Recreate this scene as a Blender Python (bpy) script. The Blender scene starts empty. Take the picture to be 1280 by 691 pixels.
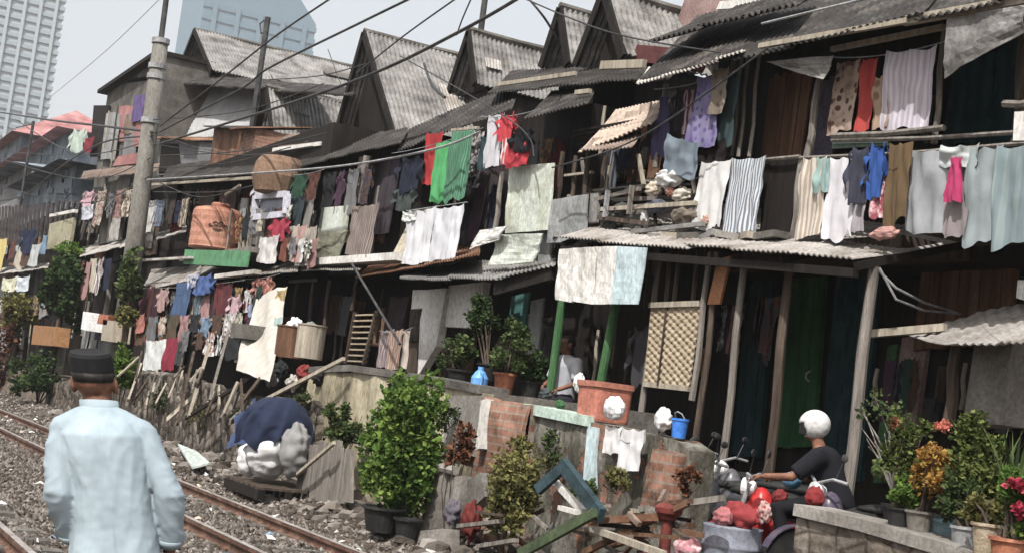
HAZE = .00042; EXPO = .2
import bpy, math, random
from mathutils import Vector, Matrix, noise as mn
random.seed(7)
R = math.radians
S = bpy.context.scene
COL = S.collection
# ------------------------------------------------------------------ camera
W0, H0, FPX = 1280.0, 691.0, 1800.0
AZ, PIT, ROL, CZ = R(26.9), R(5.3), R(7.2), 1.55
Fv = Vector((math.sin(AZ)*math.cos(PIT), math.cos(AZ)*math.cos(PIT), math.sin(PIT)))
r0 = Vector((math.cos(AZ), -math.sin(AZ), 0)); u0 = r0.cross(Fv)
Rv = r0*math.cos(ROL) + u0*math.sin(ROL)
Uv = u0*math.cos(ROL) - r0*math.sin(ROL)
CAM = Vector((0, 0, CZ))
def ray(px, py): return Fv*FPX + Rv*(px-W0/2) - Uv*(py-H0/2)
def P(px, py, X):
    d = ray(px, py); return CAM + d*(X/d.x)
def PY(px, py, Y):
    d = ray(px, py); return CAM + d*(Y/d.y)
def PZ(px, py, z):
    d = ray(px, py); return CAM + d*((z-CZ)/d.z)
def proj(p):
    q = Vector(p)-CAM; k = FPX/q.dot(Fv)
    return W0/2 + q.dot(Rv)*k, H0/2 - q.dot(Uv)*k
def mpp(p): return (Vector(p)-CAM).dot(Fv)/FPX      # metres per photo pixel there
cam = bpy.data.cameras.new('camera'); co = bpy.data.objects.new('camera', cam); COL.objects.link(co)
cam.sensor_width = 36; cam.lens = FPX/W0*36; cam.clip_end = 6000; cam.clip_start = .1
co.matrix_world = Matrix(((Rv.x, Uv.x, -Fv.x, 0), (Rv.y, Uv.y, -Fv.y, 0), (Rv.z, Uv.z, -Fv.z, CZ), (0, 0, 0, 1)))
S.camera = co
# ------------------------------------------------------------------ mesh builder
class MB:
    def __init__(s): s.v = []; s.f = []; s.m = []; s.cur = 0
    def add(s, vs, fs):
        b = len(s.v); s.v += [tuple(v) for v in vs]
        for f in fs: s.f.append(tuple(b+i for i in f)); s.m.append(s.cur)
        return s
    def quad(s, a, b, c, d): return s.add([a, b, c, d], [(0, 1, 2, 3)])
    def hexa(s, q, ext):
        q = [Vector(v) for v in q]; e = Vector(ext); n = len(q)
        fs = [tuple(range(n)), tuple(range(2*n-1, n-1, -1))] + [(i, i+n, (i+1) % n+n, (i+1) % n) for i in range(n)]
        return s.add(q+[v+e for v in q], fs)
    def box(s, c, d, rz=0, rx=0, ry=0):
        M = Matrix.Rotation(rz, 3, 'Z') @ Matrix.Rotation(ry, 3, 'Y') @ Matrix.Rotation(rx, 3, 'X'); c = Vector(c)
        vs = [c + M @ Vector((x*d[0]/2, y*d[1]/2, z*d[2]/2)) for x in (-1, 1) for y in (-1, 1) for z in (-1, 1)]
        return s.add(vs, [(0, 1, 3, 2), (4, 6, 7, 5), (0, 4, 5, 1), (2, 3, 7, 6), (0, 2, 6, 4), (1, 5, 7, 3)])
    def span(s, a, b):
        a = Vector(a); b = Vector(b); return s.box((a+b)/2, [abs(x) for x in (b-a)])
    def bar(s, p, q, w, h=None, up=(0, 0, 1)):
        p = Vector(p); q = Vector(q); h = h or w; d = (q-p).normalized(); up = Vector(up)
        if abs(d.dot(up)) > .97: up = Vector((1, 0, 0))
        a = d.cross(up).normalized()*w/2; b = a.cross(d).normalized()*h/2
        vs = [p-a-b, p+a-b, p+a+b, p-a+b, q-a-b, q+a-b, q+a+b, q-a+b]
        return s.add(vs, [(3, 2, 1, 0), (4, 5, 6, 7), (0, 1, 5, 4), (1, 2, 6, 5), (2, 3, 7, 6), (3, 0, 4, 7)])
    def tube(s, pts, r, n=8, caps=True):
        pts = [Vector(p) for p in pts]; rs = r if isinstance(r, (list, tuple)) else [r]*len(pts); vs = []; fs = []
        t0 = (pts[1]-pts[0]).normalized(); a = t0.cross(Vector((0, 0, 1)))
        if a.length < .05: a = t0.cross(Vector((1, 0, 0)))
        a.normalize()
        for i, p in enumerate(pts):
            t = (pts[min(i+1, len(pts)-1)]-pts[max(i-1, 0)]).normalized()
            a = (a - t*a.dot(t)).normalized(); b = t.cross(a)
            for k in range(n):
                w = 2*math.pi*k/n; vs.append(p + (a*math.cos(w)+b*math.sin(w))*rs[i])
        for i in range(len(pts)-1):
            for k in range(n):
                fs.append((i*n+k, i*n+(k+1) % n, (i+1)*n+(k+1) % n, (i+1)*n+k))
        if caps: fs += [tuple(range(n-1, -1, -1)), tuple(range((len(pts)-1)*n, len(pts)*n))]
        return s.add(vs, fs)
    def lathe(s, prof, c=(0, 0, 0), n=24, sx=1, sy=1, M=None):
        c = Vector(c); vs = []; fs = []
        for r, z in prof:
            for k in range(n):
                w = 2*math.pi*k/n; v = Vector((r*sx*math.cos(w), r*sy*math.sin(w), z))
                vs.append(c+(M @ v if M else v))
        for i in range(len(prof)-1):
            for k in range(n): fs.append((i*n+k, i*n+(k+1) % n, (i+1)*n+(k+1) % n, (i+1)*n+k))
        if prof[0][0] > 1e-4: fs.append(tuple(range(n-1, -1, -1)))
        if prof[-1][0] > 1e-4: fs.append(tuple(range((len(prof)-1)*n, len(prof)*n)))
        return s.add(vs, fs)
    def blob(s, c, rad, nz=10, n=14, amp=0, fr=3, seed=0):
        c = Vector(c); prof = []; vs = []; fs = []
        for i in range(nz+1):
            t = math.pi*i/nz
            for k in range(n):
                w = 2*math.pi*k/n; d = Vector((math.sin(t)*math.cos(w), math.sin(t)*math.sin(w), -math.cos(t)))
                m = 1+amp*mn.noise(d*fr+Vector((seed, seed*2, 0))); vs.append(c+Vector((d.x*rad[0], d.y*rad[1], d.z*rad[2]))*m)
        for i in range(nz):
            for k in range(n): fs.append((i*n+k, i*n+(k+1) % n, (i+1)*n+(k+1) % n, (i+1)*n+k))
        return s.add(vs, fs)
    def grid(s, fn, nu, nv):
        vs = [fn(i/nu, j/nv) for j in range(nv+1) for i in range(nu+1)]
        return s.add(vs, [(j*(nu+1)+i, j*(nu+1)+i+1, (j+1)*(nu+1)+i+1, (j+1)*(nu+1)+i) for j in range(nv) for i in range(nu)])
def mkmesh(name, mb, mats, off=Vector((0, 0, 0)), smooth=False, solid=0):
    me = bpy.data.meshes.new(name)
    me.from_pydata([(v[0]-off.x, v[1]-off.y, v[2]-off.z) for v in mb.v], [], mb.f)
    for m in (mats if isinstance(mats, (list, tuple)) else [mats]): me.materials.append(m)
    if mb.m and max(mb.m): me.polygons.foreach_set('material_index', mb.m)
    if smooth: me.polygons.foreach_set('use_smooth', [True]*len(me.polygons))
    me.update(); o = bpy.data.objects.new(name, me); COL.objects.link(o)
    if solid:
        md = o.modifiers.new('solid', 'SOLIDIFY'); md.thickness = solid; md.offset = 0
    return o
def tag(o, label, cat, group=None, kind=None):
    if label: o['label'] = label
    if cat: o['category'] = cat
    if group: o['group'] = group
    if kind: o['kind'] = kind
    return o
def thing(name, label, cat, loc, group=None):
    o = bpy.data.objects.new(name, None); COL.objects.link(o); o.location = loc; o.empty_display_size = .1
    return tag(o, label, cat, group)
def wloc(o):
    v = Vector((0, 0, 0))
    while o: v += Vector(o.location); o = o.parent
    return v
SPLIT = {'post', 'screen_rail', 'shutter_stile', 'awning_edge', 'eave_pole', 'roof_batten', 'railing', 'shelf_rail', 'whitewashed_board', 'white_wall', 'patch_board', 'pole_bundle', 'ledge', 'baluster', 'batten', 'balcony_floor', 'roof_frame', 'rafter', 'cable', 'barge_board', 'frame_rail', 'roof'}
def islands(mb):
    p = list(range(len(mb.v)))
    def fd(i):
        while p[i] != i: p[i] = p[p[i]]; i = p[i]
        return i
    for f in mb.f:
        for i in f[1:]: p[fd(i)] = fd(f[0])
    out = {}
    for f in mb.f:
        r = fd(f[0]); o = out.setdefault(r, (MB(), {})); b, mp = o; g_ = []
        for i in f:
            if i not in mp: mp[i] = len(b.v); b.v.append(mb.v[i])
            g_.append(mp[i])
        b.f.append(tuple(g_)); b.m.append(0)
    return [o[0] for o in out.values()]
def part(name, mb, m, parent, smooth=False, solid=0, label=None):
    if name in SPLIT and name != 'roof':
        isl = islands(mb)
        if len(isl) > 1:
            for q in isl: o = part(name, q, m, parent, smooth, solid, label)
            return o
    o = mkmesh(name, mb, m, wloc(parent), smooth, solid); o.parent = parent
    if label: o['label'] = label
    return o
def solo(name, mb, m, label, cat, group=None, smooth=False, solid=0):
    n = len(mb.v); c = Vector((sum(v[0] for v in mb.v)/n, sum(v[1] for v in mb.v)/n, min(v[2] for v in mb.v)))
    o = mkmesh(name, mb, m, c, smooth, solid); o.location = c
    return tag(o, label, cat, group)
def struct(name, mb, m, kind='structure', smooth=False):
    o = mkmesh(name, mb, m, Vector((0, 0, 0)), smooth); o['kind'] = kind; return o
# ------------------------------------------------------------------ materials
def lin(c):
    return tuple((x/255/12.92 if x/255 <= .04045 else ((x/255+.055)/1.055)**2.4) for x in c)
def sc(c, k): return tuple(min(.95, x*k) for x in c)
class NT:
    def __init__(s, name):
        s.mat = bpy.data.materials.new(name); s.mat.use_nodes = True; s.t = s.mat.node_tree; s.t.nodes.clear()
        s.out = s.n('ShaderNodeOutputMaterial'); s.b = s.n('ShaderNodeBsdfPrincipled'); s.l(s.b.outputs[0], s.out.inputs[0])
        s.b.inputs['Specular IOR Level'].default_value = .25
    def n(s, t, **k):
        x = s.t.nodes.new(t)
        for a, b in k.items(): setattr(x, a, b)
        return x
    def l(s, a, b): s.t.links.new(a, b)
    def pos(s, scale=(1, 1, 1), rot=(0, 0, 0), obj=False):
        g = s.n('ShaderNodeTexCoord').outputs['Object'] if obj else s.n('ShaderNodeNewGeometry').outputs['Position']
        m = s.n('ShaderNodeMapping'); m.inputs['Scale'].default_value = scale; m.inputs['Rotation'].default_value = rot
        s.l(g, m.inputs[0]); return m.outputs[0]
    def noise(s, v, sc_, det=5, ro=.6):
        x = s.n('ShaderNodeTexNoise'); x.inputs['Scale'].default_value = sc_; x.inputs['Detail'].default_value = det
        x.inputs['Roughness'].default_value = ro
        if v is not None: s.l(v, x.inputs['Vector'])
        return x.outputs['Fac']
    def ramp(s, f, stops):
        r = s.n('ShaderNodeValToRGB'); e = r.color_ramp.elements
        while len(e) < len(stops): e.new(.5)
        for i, (p, c) in enumerate(stops): e[i].position = p; e[i].color = (*c, 1) if len(c) == 3 else c
        s.l(f, r.inputs[0]); return r.outputs[0]
    def mix(s, f, a, b, mode='MIX'):
        m = s.n('ShaderNodeMix', data_type='RGBA', blend_type=mode)
        for sock, v in ((m.inputs[0], f), (m.inputs[6], a), (m.inputs[7], b)):
            if isinstance(v, (int, float)): sock.default_value = v
            elif isinstance(v, tuple): sock.default_value = (*v, 1)
            else: s.l(v, sock)
        return m.outputs[2]
    def math(s, op, a, b=0):
        m = s.n('ShaderNodeMath', operation=op)
        for i, v in enumerate((a, b)):
            if isinstance(v, (int, float)): m.inputs[i].default_value = v
            else: s.l(v, m.inputs[i])
        return m.outputs[0]
    def bump(s, f, st, dist=.02):
        b = s.n('ShaderNodeBump'); b.inputs['Strength'].default_value = st; b.inputs['Distance'].default_value = dist
        s.l(f, b.inputs['Height']); s.l(b.outputs[0], s.b.inputs['Normal'])
    def fin(s, c, rough=.85, metal=0):
        if isinstance(c, tuple): s.b.inputs['Base Color'].default_value = (*c, 1)
        else: s.l(c, s.b.inputs['Base Color'])
        s.b.inputs['Roughness'].default_value = rough; s.b.inputs['Metallic'].default_value = metal
        return s.mat
def grime(name, c1, c2, c3, scale=2.0, stretch=(1, 1, 1), rough=.85, bump=.3, fine=25, metal=0):
    t = NT(name); v = t.pos(stretch)
    a = t.noise(v, scale, 6, .65); b = t.noise(t.pos(stretch), fine, 4, .7)
    c = t.ramp(a, [(.32, c1), (.5, c2), (.68, c3)])
    k = t.ramp(b, [(.3, (.62, .62, .62)), (.7, (1.25, 1.25, 1.25))])
    c = t.mix(1.0, c, k, 'MULTIPLY'); t.bump(b, bump, .015)
    return t.fin(c, rough, metal)
G = {}
def g(name, *a, **k):
    G[name] = grime(name, *a, **k); return G[name]
g('dark_wood_shade', (.005, .004, .0035), (.012, .009, .0075), (.026, .02, .016), 1.5, (6, 6, .6), bump=.5)  # wood made near black; shade of the open rooms is in its colour
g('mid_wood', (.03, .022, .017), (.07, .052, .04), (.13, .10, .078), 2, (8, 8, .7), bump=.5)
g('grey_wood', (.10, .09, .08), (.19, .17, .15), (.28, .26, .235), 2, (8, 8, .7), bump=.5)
g('pale_wood', (.22, .19, .15), (.34, .30, .24), (.45, .41, .34), 2, (8, 8, .7), bump=.4)
g('brown_board', (.07, .035, .02), (.14, .075, .045), (.2, .115, .075), 1.5, (5, 5, .6))
g('green_paint', (.03, .075, .03), (.05, .125, .05), (.09, .17, .08), 3, (3, 3, .8))
g('teal_paint', (.010, .026, .030), (.016, .045, .052), (.03, .07, .076), 3, (3, 3, .8))
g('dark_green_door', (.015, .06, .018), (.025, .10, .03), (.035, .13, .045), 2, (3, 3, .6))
g('zinc', (.12, .085, .06), (.34, .32, .295), (.47, .46, .44), 1.3, (1, 1, 1), rough=.6, metal=.0)
g('zinc_light', (.24, .20, .165), (.46, .435, .405), (.60, .58, .555), 1.6, rough=.6)
g('awning_grey', (.13, .105, .085), (.30, .28, .26), (.42, .40, .38), 1.8, rough=.75)
g('rust', (.07, .032, .018), (.17, .085, .05), (.30, .20, .14), 1.6, rough=.85)
g('rust_grey', (.10, .06, .045), (.22, .165, .135), (.33, .29, .26), 1.6, rough=.8)
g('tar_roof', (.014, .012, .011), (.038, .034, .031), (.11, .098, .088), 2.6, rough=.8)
g('asbestos', (.085, .08, .074), (.20, .194, .186), (.31, .303, .292), 1.6, rough=.9)
g('concrete', (.13, .12, .105), (.23, .215, .195), (.33, .31, .285), 1.4, bump=.4)
g('concrete_dark', (.06, .055, .048), (.12, .112, .10), (.19, .18, .16), 1.6, bump=.6)
g('white_wall', (.42, .40, .36), (.62, .61, .58), (.74, .73, .71), 1.3, (1, 1, .5))
g('cream_wall', (.09, .08, .055), (.34, .30, .21), (.50, .46, .35), 1.8, (1, 1, .5))
g('pale_green', (.36, .37, .29), (.52, .56, .50), (.62, .66, .61), 1.7, (1, 1, .5))
g('pale_blue', (.30, .38, .40), (.44, .54, .57), (.56, .66, .69), 1.7, (1, 1, .5))
g('grey_panel', (.16, .165, .165), (.27, .28, .28), (.37, .38, .38), 1.7, (1, 1, .5))
g('soil', (.042, .032, .024), (.09, .07, .054), (.16, .132, .108), 1.1, bump=.9, fine=14)
g('metal_dark', (.02, .02, .021), (.045, .045, .046), (.08, .078, .075), 5, rough=.5)
g('metal_grey', (.16, .16, .16), (.28, .285, .29), (.38, .385, .39), 4, rough=.45)
g('rail_rust', (.05, .026, .018), (.11, .058, .04), (.19, .12, .085), 6, rough=.7)
g('rail_top', (.22, .19, .17), (.32, .29, .27), (.42, .40, .38), 4, rough=.35)
g('red_paint', (.05, .02, .016), (.14, .03, .024), (.22, .06, .045), 5, rough=.7, bump=.5)
g('mossy', (.035, .034, .024), (.12, .112, .092), (.25, .235, .205), 1.5, (1, 1, .6), bump=.7, fine=16)
g('rubber', (.008, .008, .008), (.016, .016, .016), (.03, .03, .029), 4, rough=.7)
g('tank_orange', (.25, .11, .075), (.38, .175, .12), (.46, .25, .18), 1.8, (1, 1, .4), rough=.6, bump=.1)
g('white_plastic', (.55, .55, .54), (.75, .75, .75), (.85, .85, .85), 3, rough=.4, bump=.1)
g('terracotta', (.22, .08, .045), (.34, .13, .075), (.42, .19, .12), 4)
g('thatch', (.20, .15, .10), (.38, .31, .22), (.5, .43, .33), 5, (3, 3, 8), bump=.6)
g('ink', (.05, .035, .03), (.08, .05, .04), (.11, .08, .06), 8)
g('pink_wall', (.20, .13, .12), (.30, .21, .195), (.38, .29, .27), 1.5)
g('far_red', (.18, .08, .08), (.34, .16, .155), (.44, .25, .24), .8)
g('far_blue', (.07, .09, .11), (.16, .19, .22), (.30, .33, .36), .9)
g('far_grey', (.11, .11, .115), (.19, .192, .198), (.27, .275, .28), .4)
g('skin', (.13, .06, .038), (.19, .09, .058), (.24, .12, .08), 9, rough=.55, bump=.05)
g('hair', (.008, .007, .006), (.014, .012, .011), (.03, .027, .025), 30, (1, 1, .2), rough=.6)
g('pole_concrete', (.085, .08, .07), (.15, .143, .128), (.22, .21, .19), 1.4, (1, 1, .4), bump=.4)
def plain(name, c, rough=.5, metal=0, var=.35, scale=4):
    k = name
    if k in G: return G[k]
    return g(k, sc(c, 1-var), c, sc(c, 1+var*.6), scale, rough=rough, metal=metal, bump=.1)
# brick / stone
def brickmat(name, c1, c2, mortar, sx, rot):
    t = NT(name); b = t.n('ShaderNodeTexBrick'); s3 = t.n('ShaderNodeSeparateXYZ'); c3 = t.n('ShaderNodeCombineXYZ'); t.l(t.pos(), s3.inputs[0]); t.l(s3.outputs[1], c3.inputs[0]); t.l(s3.outputs[2], c3.inputs[1]); t.l(c3.outputs[0], b.inputs['Vector'])
    b.inputs['Color1'].default_value = (*c1, 1); b.inputs['Color2'].default_value = (*c2, 1); b.inputs['Mortar'].default_value = (*mortar, 1)
    b.inputs['Scale'].default_value = sx*1.25; b.inputs['Mortar Size'].default_value = .035; b.inputs['Row Height'].default_value = .34; b.inputs['Brick Width'].default_value = .8
    n = t.noise(t.pos(), 3.5, 7, .75); k = t.ramp(n, [(.36, (.3, .29, .26)), (.5, (.9, .88, .85)), (.66, (1.4, 1.4, 1.4))])
    c = t.mix(1., b.outputs['Color'], k, 'MULTIPLY'); t.bump(t.math('ADD', b.outputs['Fac'], t.math('MULTIPLY', n, -.8)), -.7, .02)
    G[name] = t.fin(c, .9)
brickmat('brick', (.20, .10, .07), (.30, .17, .125), (.24, .205, .175), 3.2, (R(90), 0, R(90)))
def brokenwall():
    t = NT('broken_plaster'); b = t.n('ShaderNodeTexBrick'); s3 = t.n('ShaderNodeSeparateXYZ'); c3 = t.n('ShaderNodeCombineXYZ'); t.l(t.pos(), s3.inputs[0]); t.l(s3.outputs[1], c3.inputs[0]); t.l(s3.outputs[2], c3.inputs[1]); t.l(c3.outputs[0], b.inputs['Vector'])
    b.inputs['Color1'].default_value = (.20, .095, .06, 1); b.inputs['Color2'].default_value = (.28, .15, .11, 1); b.inputs['Mortar'].default_value = (.15, .13, .11, 1)
    b.inputs['Scale'].default_value = 4.2; b.inputs['Mortar Size'].default_value = .03; b.inputs['Row Height'].default_value = .34; b.inputs['Brick Width'].default_value = .8
    n = t.noise(t.pos(), 1.5, 8, .7); f = t.noise(t.pos((1, 1, .5)), 9, 6, .75)
    pl = t.ramp(t.noise(t.pos((1, 1, .45)), 1.7, 7, .7), [(.3, (.035, .033, .022)), (.45, (.10, .094, .075)), (.55, (.20, .19, .165)), (.7, (.30, .29, .265))])
    m = t.ramp(n, [(.545, (0, 0, 0)), (.565, (1, 1, 1))]); c = t.mix(m, pl, b.outputs['Color'])
    c = t.mix(1., c, t.ramp(f, [(.32, (.4, .39, .36)), (.5, (1, 1, 1)), (.7, (1.3, 1.3, 1.28))]), 'MULTIPLY')
    h = t.math('ADD', t.math('MULTIPLY', m, -.8), t.math('MULTIPLY', f, .9)); t.bump(h, .9, .05); G['broken_plaster'] = t.fin(c, .92)
brokenwall()
def stonemat():
    t = NT('rubble_stone'); v = t.n('ShaderNodeTexVoronoi'); w = t.n('ShaderNodeTexVoronoi'); p = t.pos((1, 1, 1.3))
    for x in (v, w): t.l(p, x.inputs['Vector']); x.inputs['Scale'].default_value = 3.6
    w.feature = 'DISTANCE_TO_EDGE'
    c = t.ramp(v.outputs['Color'], [(.2, (.055, .046, .038)), (.5, (.13, .112, .095)), (.8, (.23, .205, .18))])
    e = t.ramp(w.outputs['Distance'], [(0, (.35, .33, .3)), (.09, (1, 1, 1))])
    n = t.noise(t.pos(), 11, 6, .7); k = t.ramp(n, [(.3, (.5, .5, .5)), (.7, (1.35, 1.3, 1.25))])
    c = t.mix(1., t.mix(1., c, e, 'MULTIPLY'), k, 'MULTIPLY'); t.bump(t.math('ADD', w.outputs['Distance'], t.math('MULTIPLY', n, .4)), .9, .08)
    G['rubble_stone'] = t.fin(c, .92)
stonemat()
def islandmat(name, stops, rough=.6, trans=0.0, nscale=0):
    t = NT(name); gi = t.n('ShaderNodeNewGeometry').outputs['Random Per Island']
    f = gi
    if nscale: f = t.math('ADD', t.math('MULTIPLY', gi, .55), t.math('MULTIPLY', t.noise(t.pos(), nscale, 2), .45))
    c = t.ramp(f, stops); t.fin(c, rough); t.b.inputs['Specular IOR Level'].default_value = .1
    if trans:
        tr = t.n('ShaderNodeBsdfTranslucent'); t.l(c, tr.inputs[0]); m = t.n('ShaderNodeMixShader'); m.inputs[0].default_value = trans
        t.l(t.b.outputs[0], m.inputs[1]); t.l(tr.outputs[0], m.inputs[2]); t.l(m.outputs[0], t.out.inputs[0])
    G[name] = t.mat; return t.mat
islandmat('leaf_bright', [(.25, (.028, .058, .015)), (.5, (.085, .155, .034)), (.8, (.20, .28, .065))], .7, .3, 2.2)
islandmat('leaf_mid', [(.25, (.022, .036, .015)), (.5, (.055, .085, .03)), (.8, (.125, .155, .06))], .7, .25, 2.2)
islandmat('leaf_dark', [(.25, (.010, .020, .008)), (.5, (.025, .048, .016)), (.8, (.065, .10, .03))], .55, .2, 1.5)
islandmat('leaf_dry', [(.25, (.045, .045, .018)), (.5, (.12, .12, .04)), (.8, (.25, .23, .09))], .6, .25, 2.2)
islandmat('leaf_olive', [(.25, (.028, .04, .014)), (.5, (.075, .105, .028)), (.8, (.18, .20, .065))], .55, .25, 2.2)
islandmat('leaf_orange', [(.25, (.10, .06, .02)), (.45, (.30, .14, .04)), (.7, (.40, .25, .07)), (.9, (.20, .22, .05))], .55, .25, 2.2)
islandmat('leaf_redbrown', [(.25, (.03, .012, .008)), (.5, (.09, .035, .02)), (.8, (.20, .09, .05))], .6, .2)
islandmat('petal_pink', [(.2, (.45, .12, .09)), (.8, (.7, .3, .22))], .6, .3)
islandmat('petal_red', [(.2, (.26, .02, .045)), (.8, (.48, .08, .11))], .6, .3)
islandmat('gravel', [(.1, (.042, .035, .029)), (.5, (.10, .086, .074)), (.85, (.18, .16, .142)), (.97, (.25, .232, .215))], .9)
islandmat('scrap', [(.2, (.5, .49, .46)), (.6, (.72, .71, .69)), (.85, (.5, .4, .3)), (.95, (.2, .3, .45))], .7)
FC = 0
def desat(c, k):
    m = .3*c[0]+.55*c[1]+.15*c[2]; return tuple(m+(x-m)*k for x in c)
def fab(c1, kind='plain', c2=None, s=1.0):
    """woven cloth: colour from an 8-bit swatch, optional stripes / print / check"""
    global FC; FC += 1
    a = desat(sc(lin(c1), .74), .78); t = NT('fabric'); v = t.pos((1, 1, 1), obj=True)
    n = t.noise(v, 6, 4); b = desat(sc(lin(c2), .8), .78) if c2 else sc(a, .5)
    if kind == 'stripe':
        w = t.n('ShaderNodeTexWave', bands_direction='Y'); w.inputs['Scale'].default_value = 3.2*s; w.inputs['Distortion'].default_value = .6
        t.l(v, w.inputs[0]); c = t.ramp(w.outputs['Fac'], [(.45, a), (.55, b)])
    elif kind == 'print':
        w = t.n('ShaderNodeTexVoronoi'); w.inputs['Scale'].default_value = 9*s; t.l(v, w.inputs[0])
        c = t.ramp(w.outputs['Distance'], [(.28, b), (.42, a)])
        c = t.mix(t.ramp(t.noise(v, 4*s, 3), [(.45, (0, 0, 0)), (.6, (.7, .7, .7))]), c, sc(b, 1.6))
    elif kind == 'check':
        w = t.n('ShaderNodeTexChecker'); w.inputs['Scale'].default_value = 14*s; t.l(v, w.inputs[0])
        w.inputs[1].default_value = (*a, 1); w.inputs[2].default_value = (*b, 1); c = w.outputs[0]
    else: c = t.ramp(n, [(.3, sc(a, .86)), (.7, sc(a, 1.08))])
    d = t.ramp(t.noise(t.pos((1, 1, .35), obj=True), 9, 4), [(.3, (.82, .82, .82)), (.6, (1, 1, 1))])
    c = t.mix(1., c, d, 'MULTIPLY'); t.bump(t.noise(v, 130, 2), .12, .003)
    return t.fin(c, .92)
# ------------------------------------------------------------------ light
SUN = Vector((-.50, -.42, .86)).normalized()
w = bpy.data.worlds.new('World'); S.world = w; w.use_nodes = True
nt = w.node_tree; bg = nt.nodes['Background']; sk = nt.nodes.new('ShaderNodeTexSky'); sk.sky_type = 'NISHITA'; sk.sun_disc = False
sk.sun_elevation = math.asin(SUN.z); sk.sun_rotation = math.atan2(SUN.x, SUN.y)
sk.air_density = 1.0; sk.dust_density = 10.0; sk.ozone_density = 1.0; sk.altitude = 0
cm = nt.nodes.new('ShaderNodeMix'); cm.data_type = 'RGBA'; cm.inputs[0].default_value = .6; cm.inputs[7].default_value = (6.2, 6.4, 6.55, 1)   # thin bright overcast veil over the blue
nt.links.new(sk.outputs[0], cm.inputs[6]); nt.links.new(cm.outputs[2], bg.inputs[0]); bg.inputs[1].default_value = .15
sl = bpy.data.lights.new('sun', 'SUN'); sl.energy = 5.0; sl.angle = R(.6); sl.color = (1, .97, .93)
so = bpy.data.objects.new('sun', sl); COL.objects.link(so); so.rotation_euler = SUN.to_track_quat('Z', 'Y').to_euler()
S.view_settings.view_transform = 'Standard'; S.view_settings.look = 'None'; S.view_settings.gamma = 1; S.view_settings.exposure = EXPO if 'EXPO' in globals() else 0
S.render.engine = 'CYCLES'; S.cycles.max_bounces = 6; S.cycles.diffuse_bounces = 1; S.cycles.use_denoising = True
# ------------------------------------------------------------------ ground
def ss(a, b, x): t = max(0, min(1, (x-a)/(b-a))); return t*t*(3-2*t)
def gh(x, y):
    h = .03*mn.noise(Vector((x*1.3, y*1.3, 0))) + .02*mn.noise(Vector((x*4, y*4, 3)))
    h += .16*ss(5.6, 6.8, x)
    if x > 7:
        yard = .22*ss(7, 9, x); ter = .75*ss(7.15, 7.3, x)*ss(12.6, 12.9, y); h += max(yard, ter)
    h -= .06*ss(2.0, 2.6, x)*(1-ss(2.6, 3.3, x))
    return h
def axis(lo, hi, st, far):
    a = []; x = lo
    while x <= hi: a.append(x); x += st
    k = st; l = []; x = lo
    while x > -far: k *= 1.5; x -= k; l.append(x)
    k = st; x = a[-1]
    while x < far: k *= 1.5; x += k; a.append(x)
    return l[::-1]+a
xs = axis(-2, 12, .22, 2500); ys = axis(4, 46, .3, 2500)
mb = MB(); nx = len(xs)
mb.add([(x, y, gh(x, y) if -5 < x < 14 and 0 < y < 80 else 0) for y in ys for x in xs],
       [(j*nx+i, j*nx+i+1, (j+1)*nx+i+1, (j+1)*nx+i) for j in range(len(ys)-1) for i in range(nx-1)])
struct('ground', mb, G['soil'], smooth=True)
# gravel ballast
RX1 = PZ(448, 689, .12).x; RX2 = RX1-1.09; RX3 = PZ(25, 678, .12).x; RX4 = RX3-1.09
mb = MB(); rng = random.Random(3); cnt = 0
while cnt < 30000:
    y = 5.5+48*rng.random()**1.9; x = rng.uniform(-.4, 6.9)
    px, py = proj((x, y, .03))
    if not (-30 < px < 1310 and py < 720): continue
    if x > 5.6 and rng.random() < .62: continue
    if 5.0 < x < 5.8 and rng.random() < .3: continue
    r = rng.uniform(.014, .042)*(1.0 if y < 20 else 1.35); z = gh(x, y)+r*.3
    if abs(x-RX1) < .1 or abs(x-RX2) < .1 or abs(x-RX3) < .1: continue
    jj = lambda: r*rng.uniform(.6, 1.25)
    mb.add([(x+jj(), y+rng.uniform(-.4, .4)*r, z), (x+rng.uniform(-.4, .4)*r, y+jj(), z), (x-jj(), y, z), (x, y-jj(), z+rng.uniform(-.3, .3)*r), (x+rng.uniform(-.5, .5)*r, y+rng.uniform(-.5, .5)*r, z+jj()*.9)],
           [(0, 1, 4), (1, 2, 4), (2, 3, 4), (3, 0, 4)]); cnt += 1
struct('gravel', mb, G['gravel'], 'stuff')
mb = MB(); cnt = 0
while cnt < 80:
    y = 7+40*rng.random()**1.5; x = rng.choice([rng.gauss(4.9, .5), rng.uniform(1.6, 3.4), rng.gauss(5.9, .5)])
    px, py = proj((x, y, .03))
    if not (-20 < px < 1300 and py < 715) or x > 6.8: continue
    r = rng.uniform(.02, .075); a = rng.random()*6.3; z = gh(x, y)+.035; c_, s_ = math.cos(a)*r, math.sin(a)*r; k = rng.uniform(.4, .9)
    mb.add([(x+c_, y+s_, z+rng.uniform(0, .04)), (x-s_*k, y+c_*k, z+rng.uniform(0, .05)), (x-c_, y-s_, z), (x+s_*k, y-c_*k, z+rng.uniform(0, .03)), (x, y, z+.035)], [(0, 1, 4), (1, 2, 4), (2, 3, 4), (3, 0, 4)]); cnt += 1
struct('litter', mb, G['scrap'], 'stuff')
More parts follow.
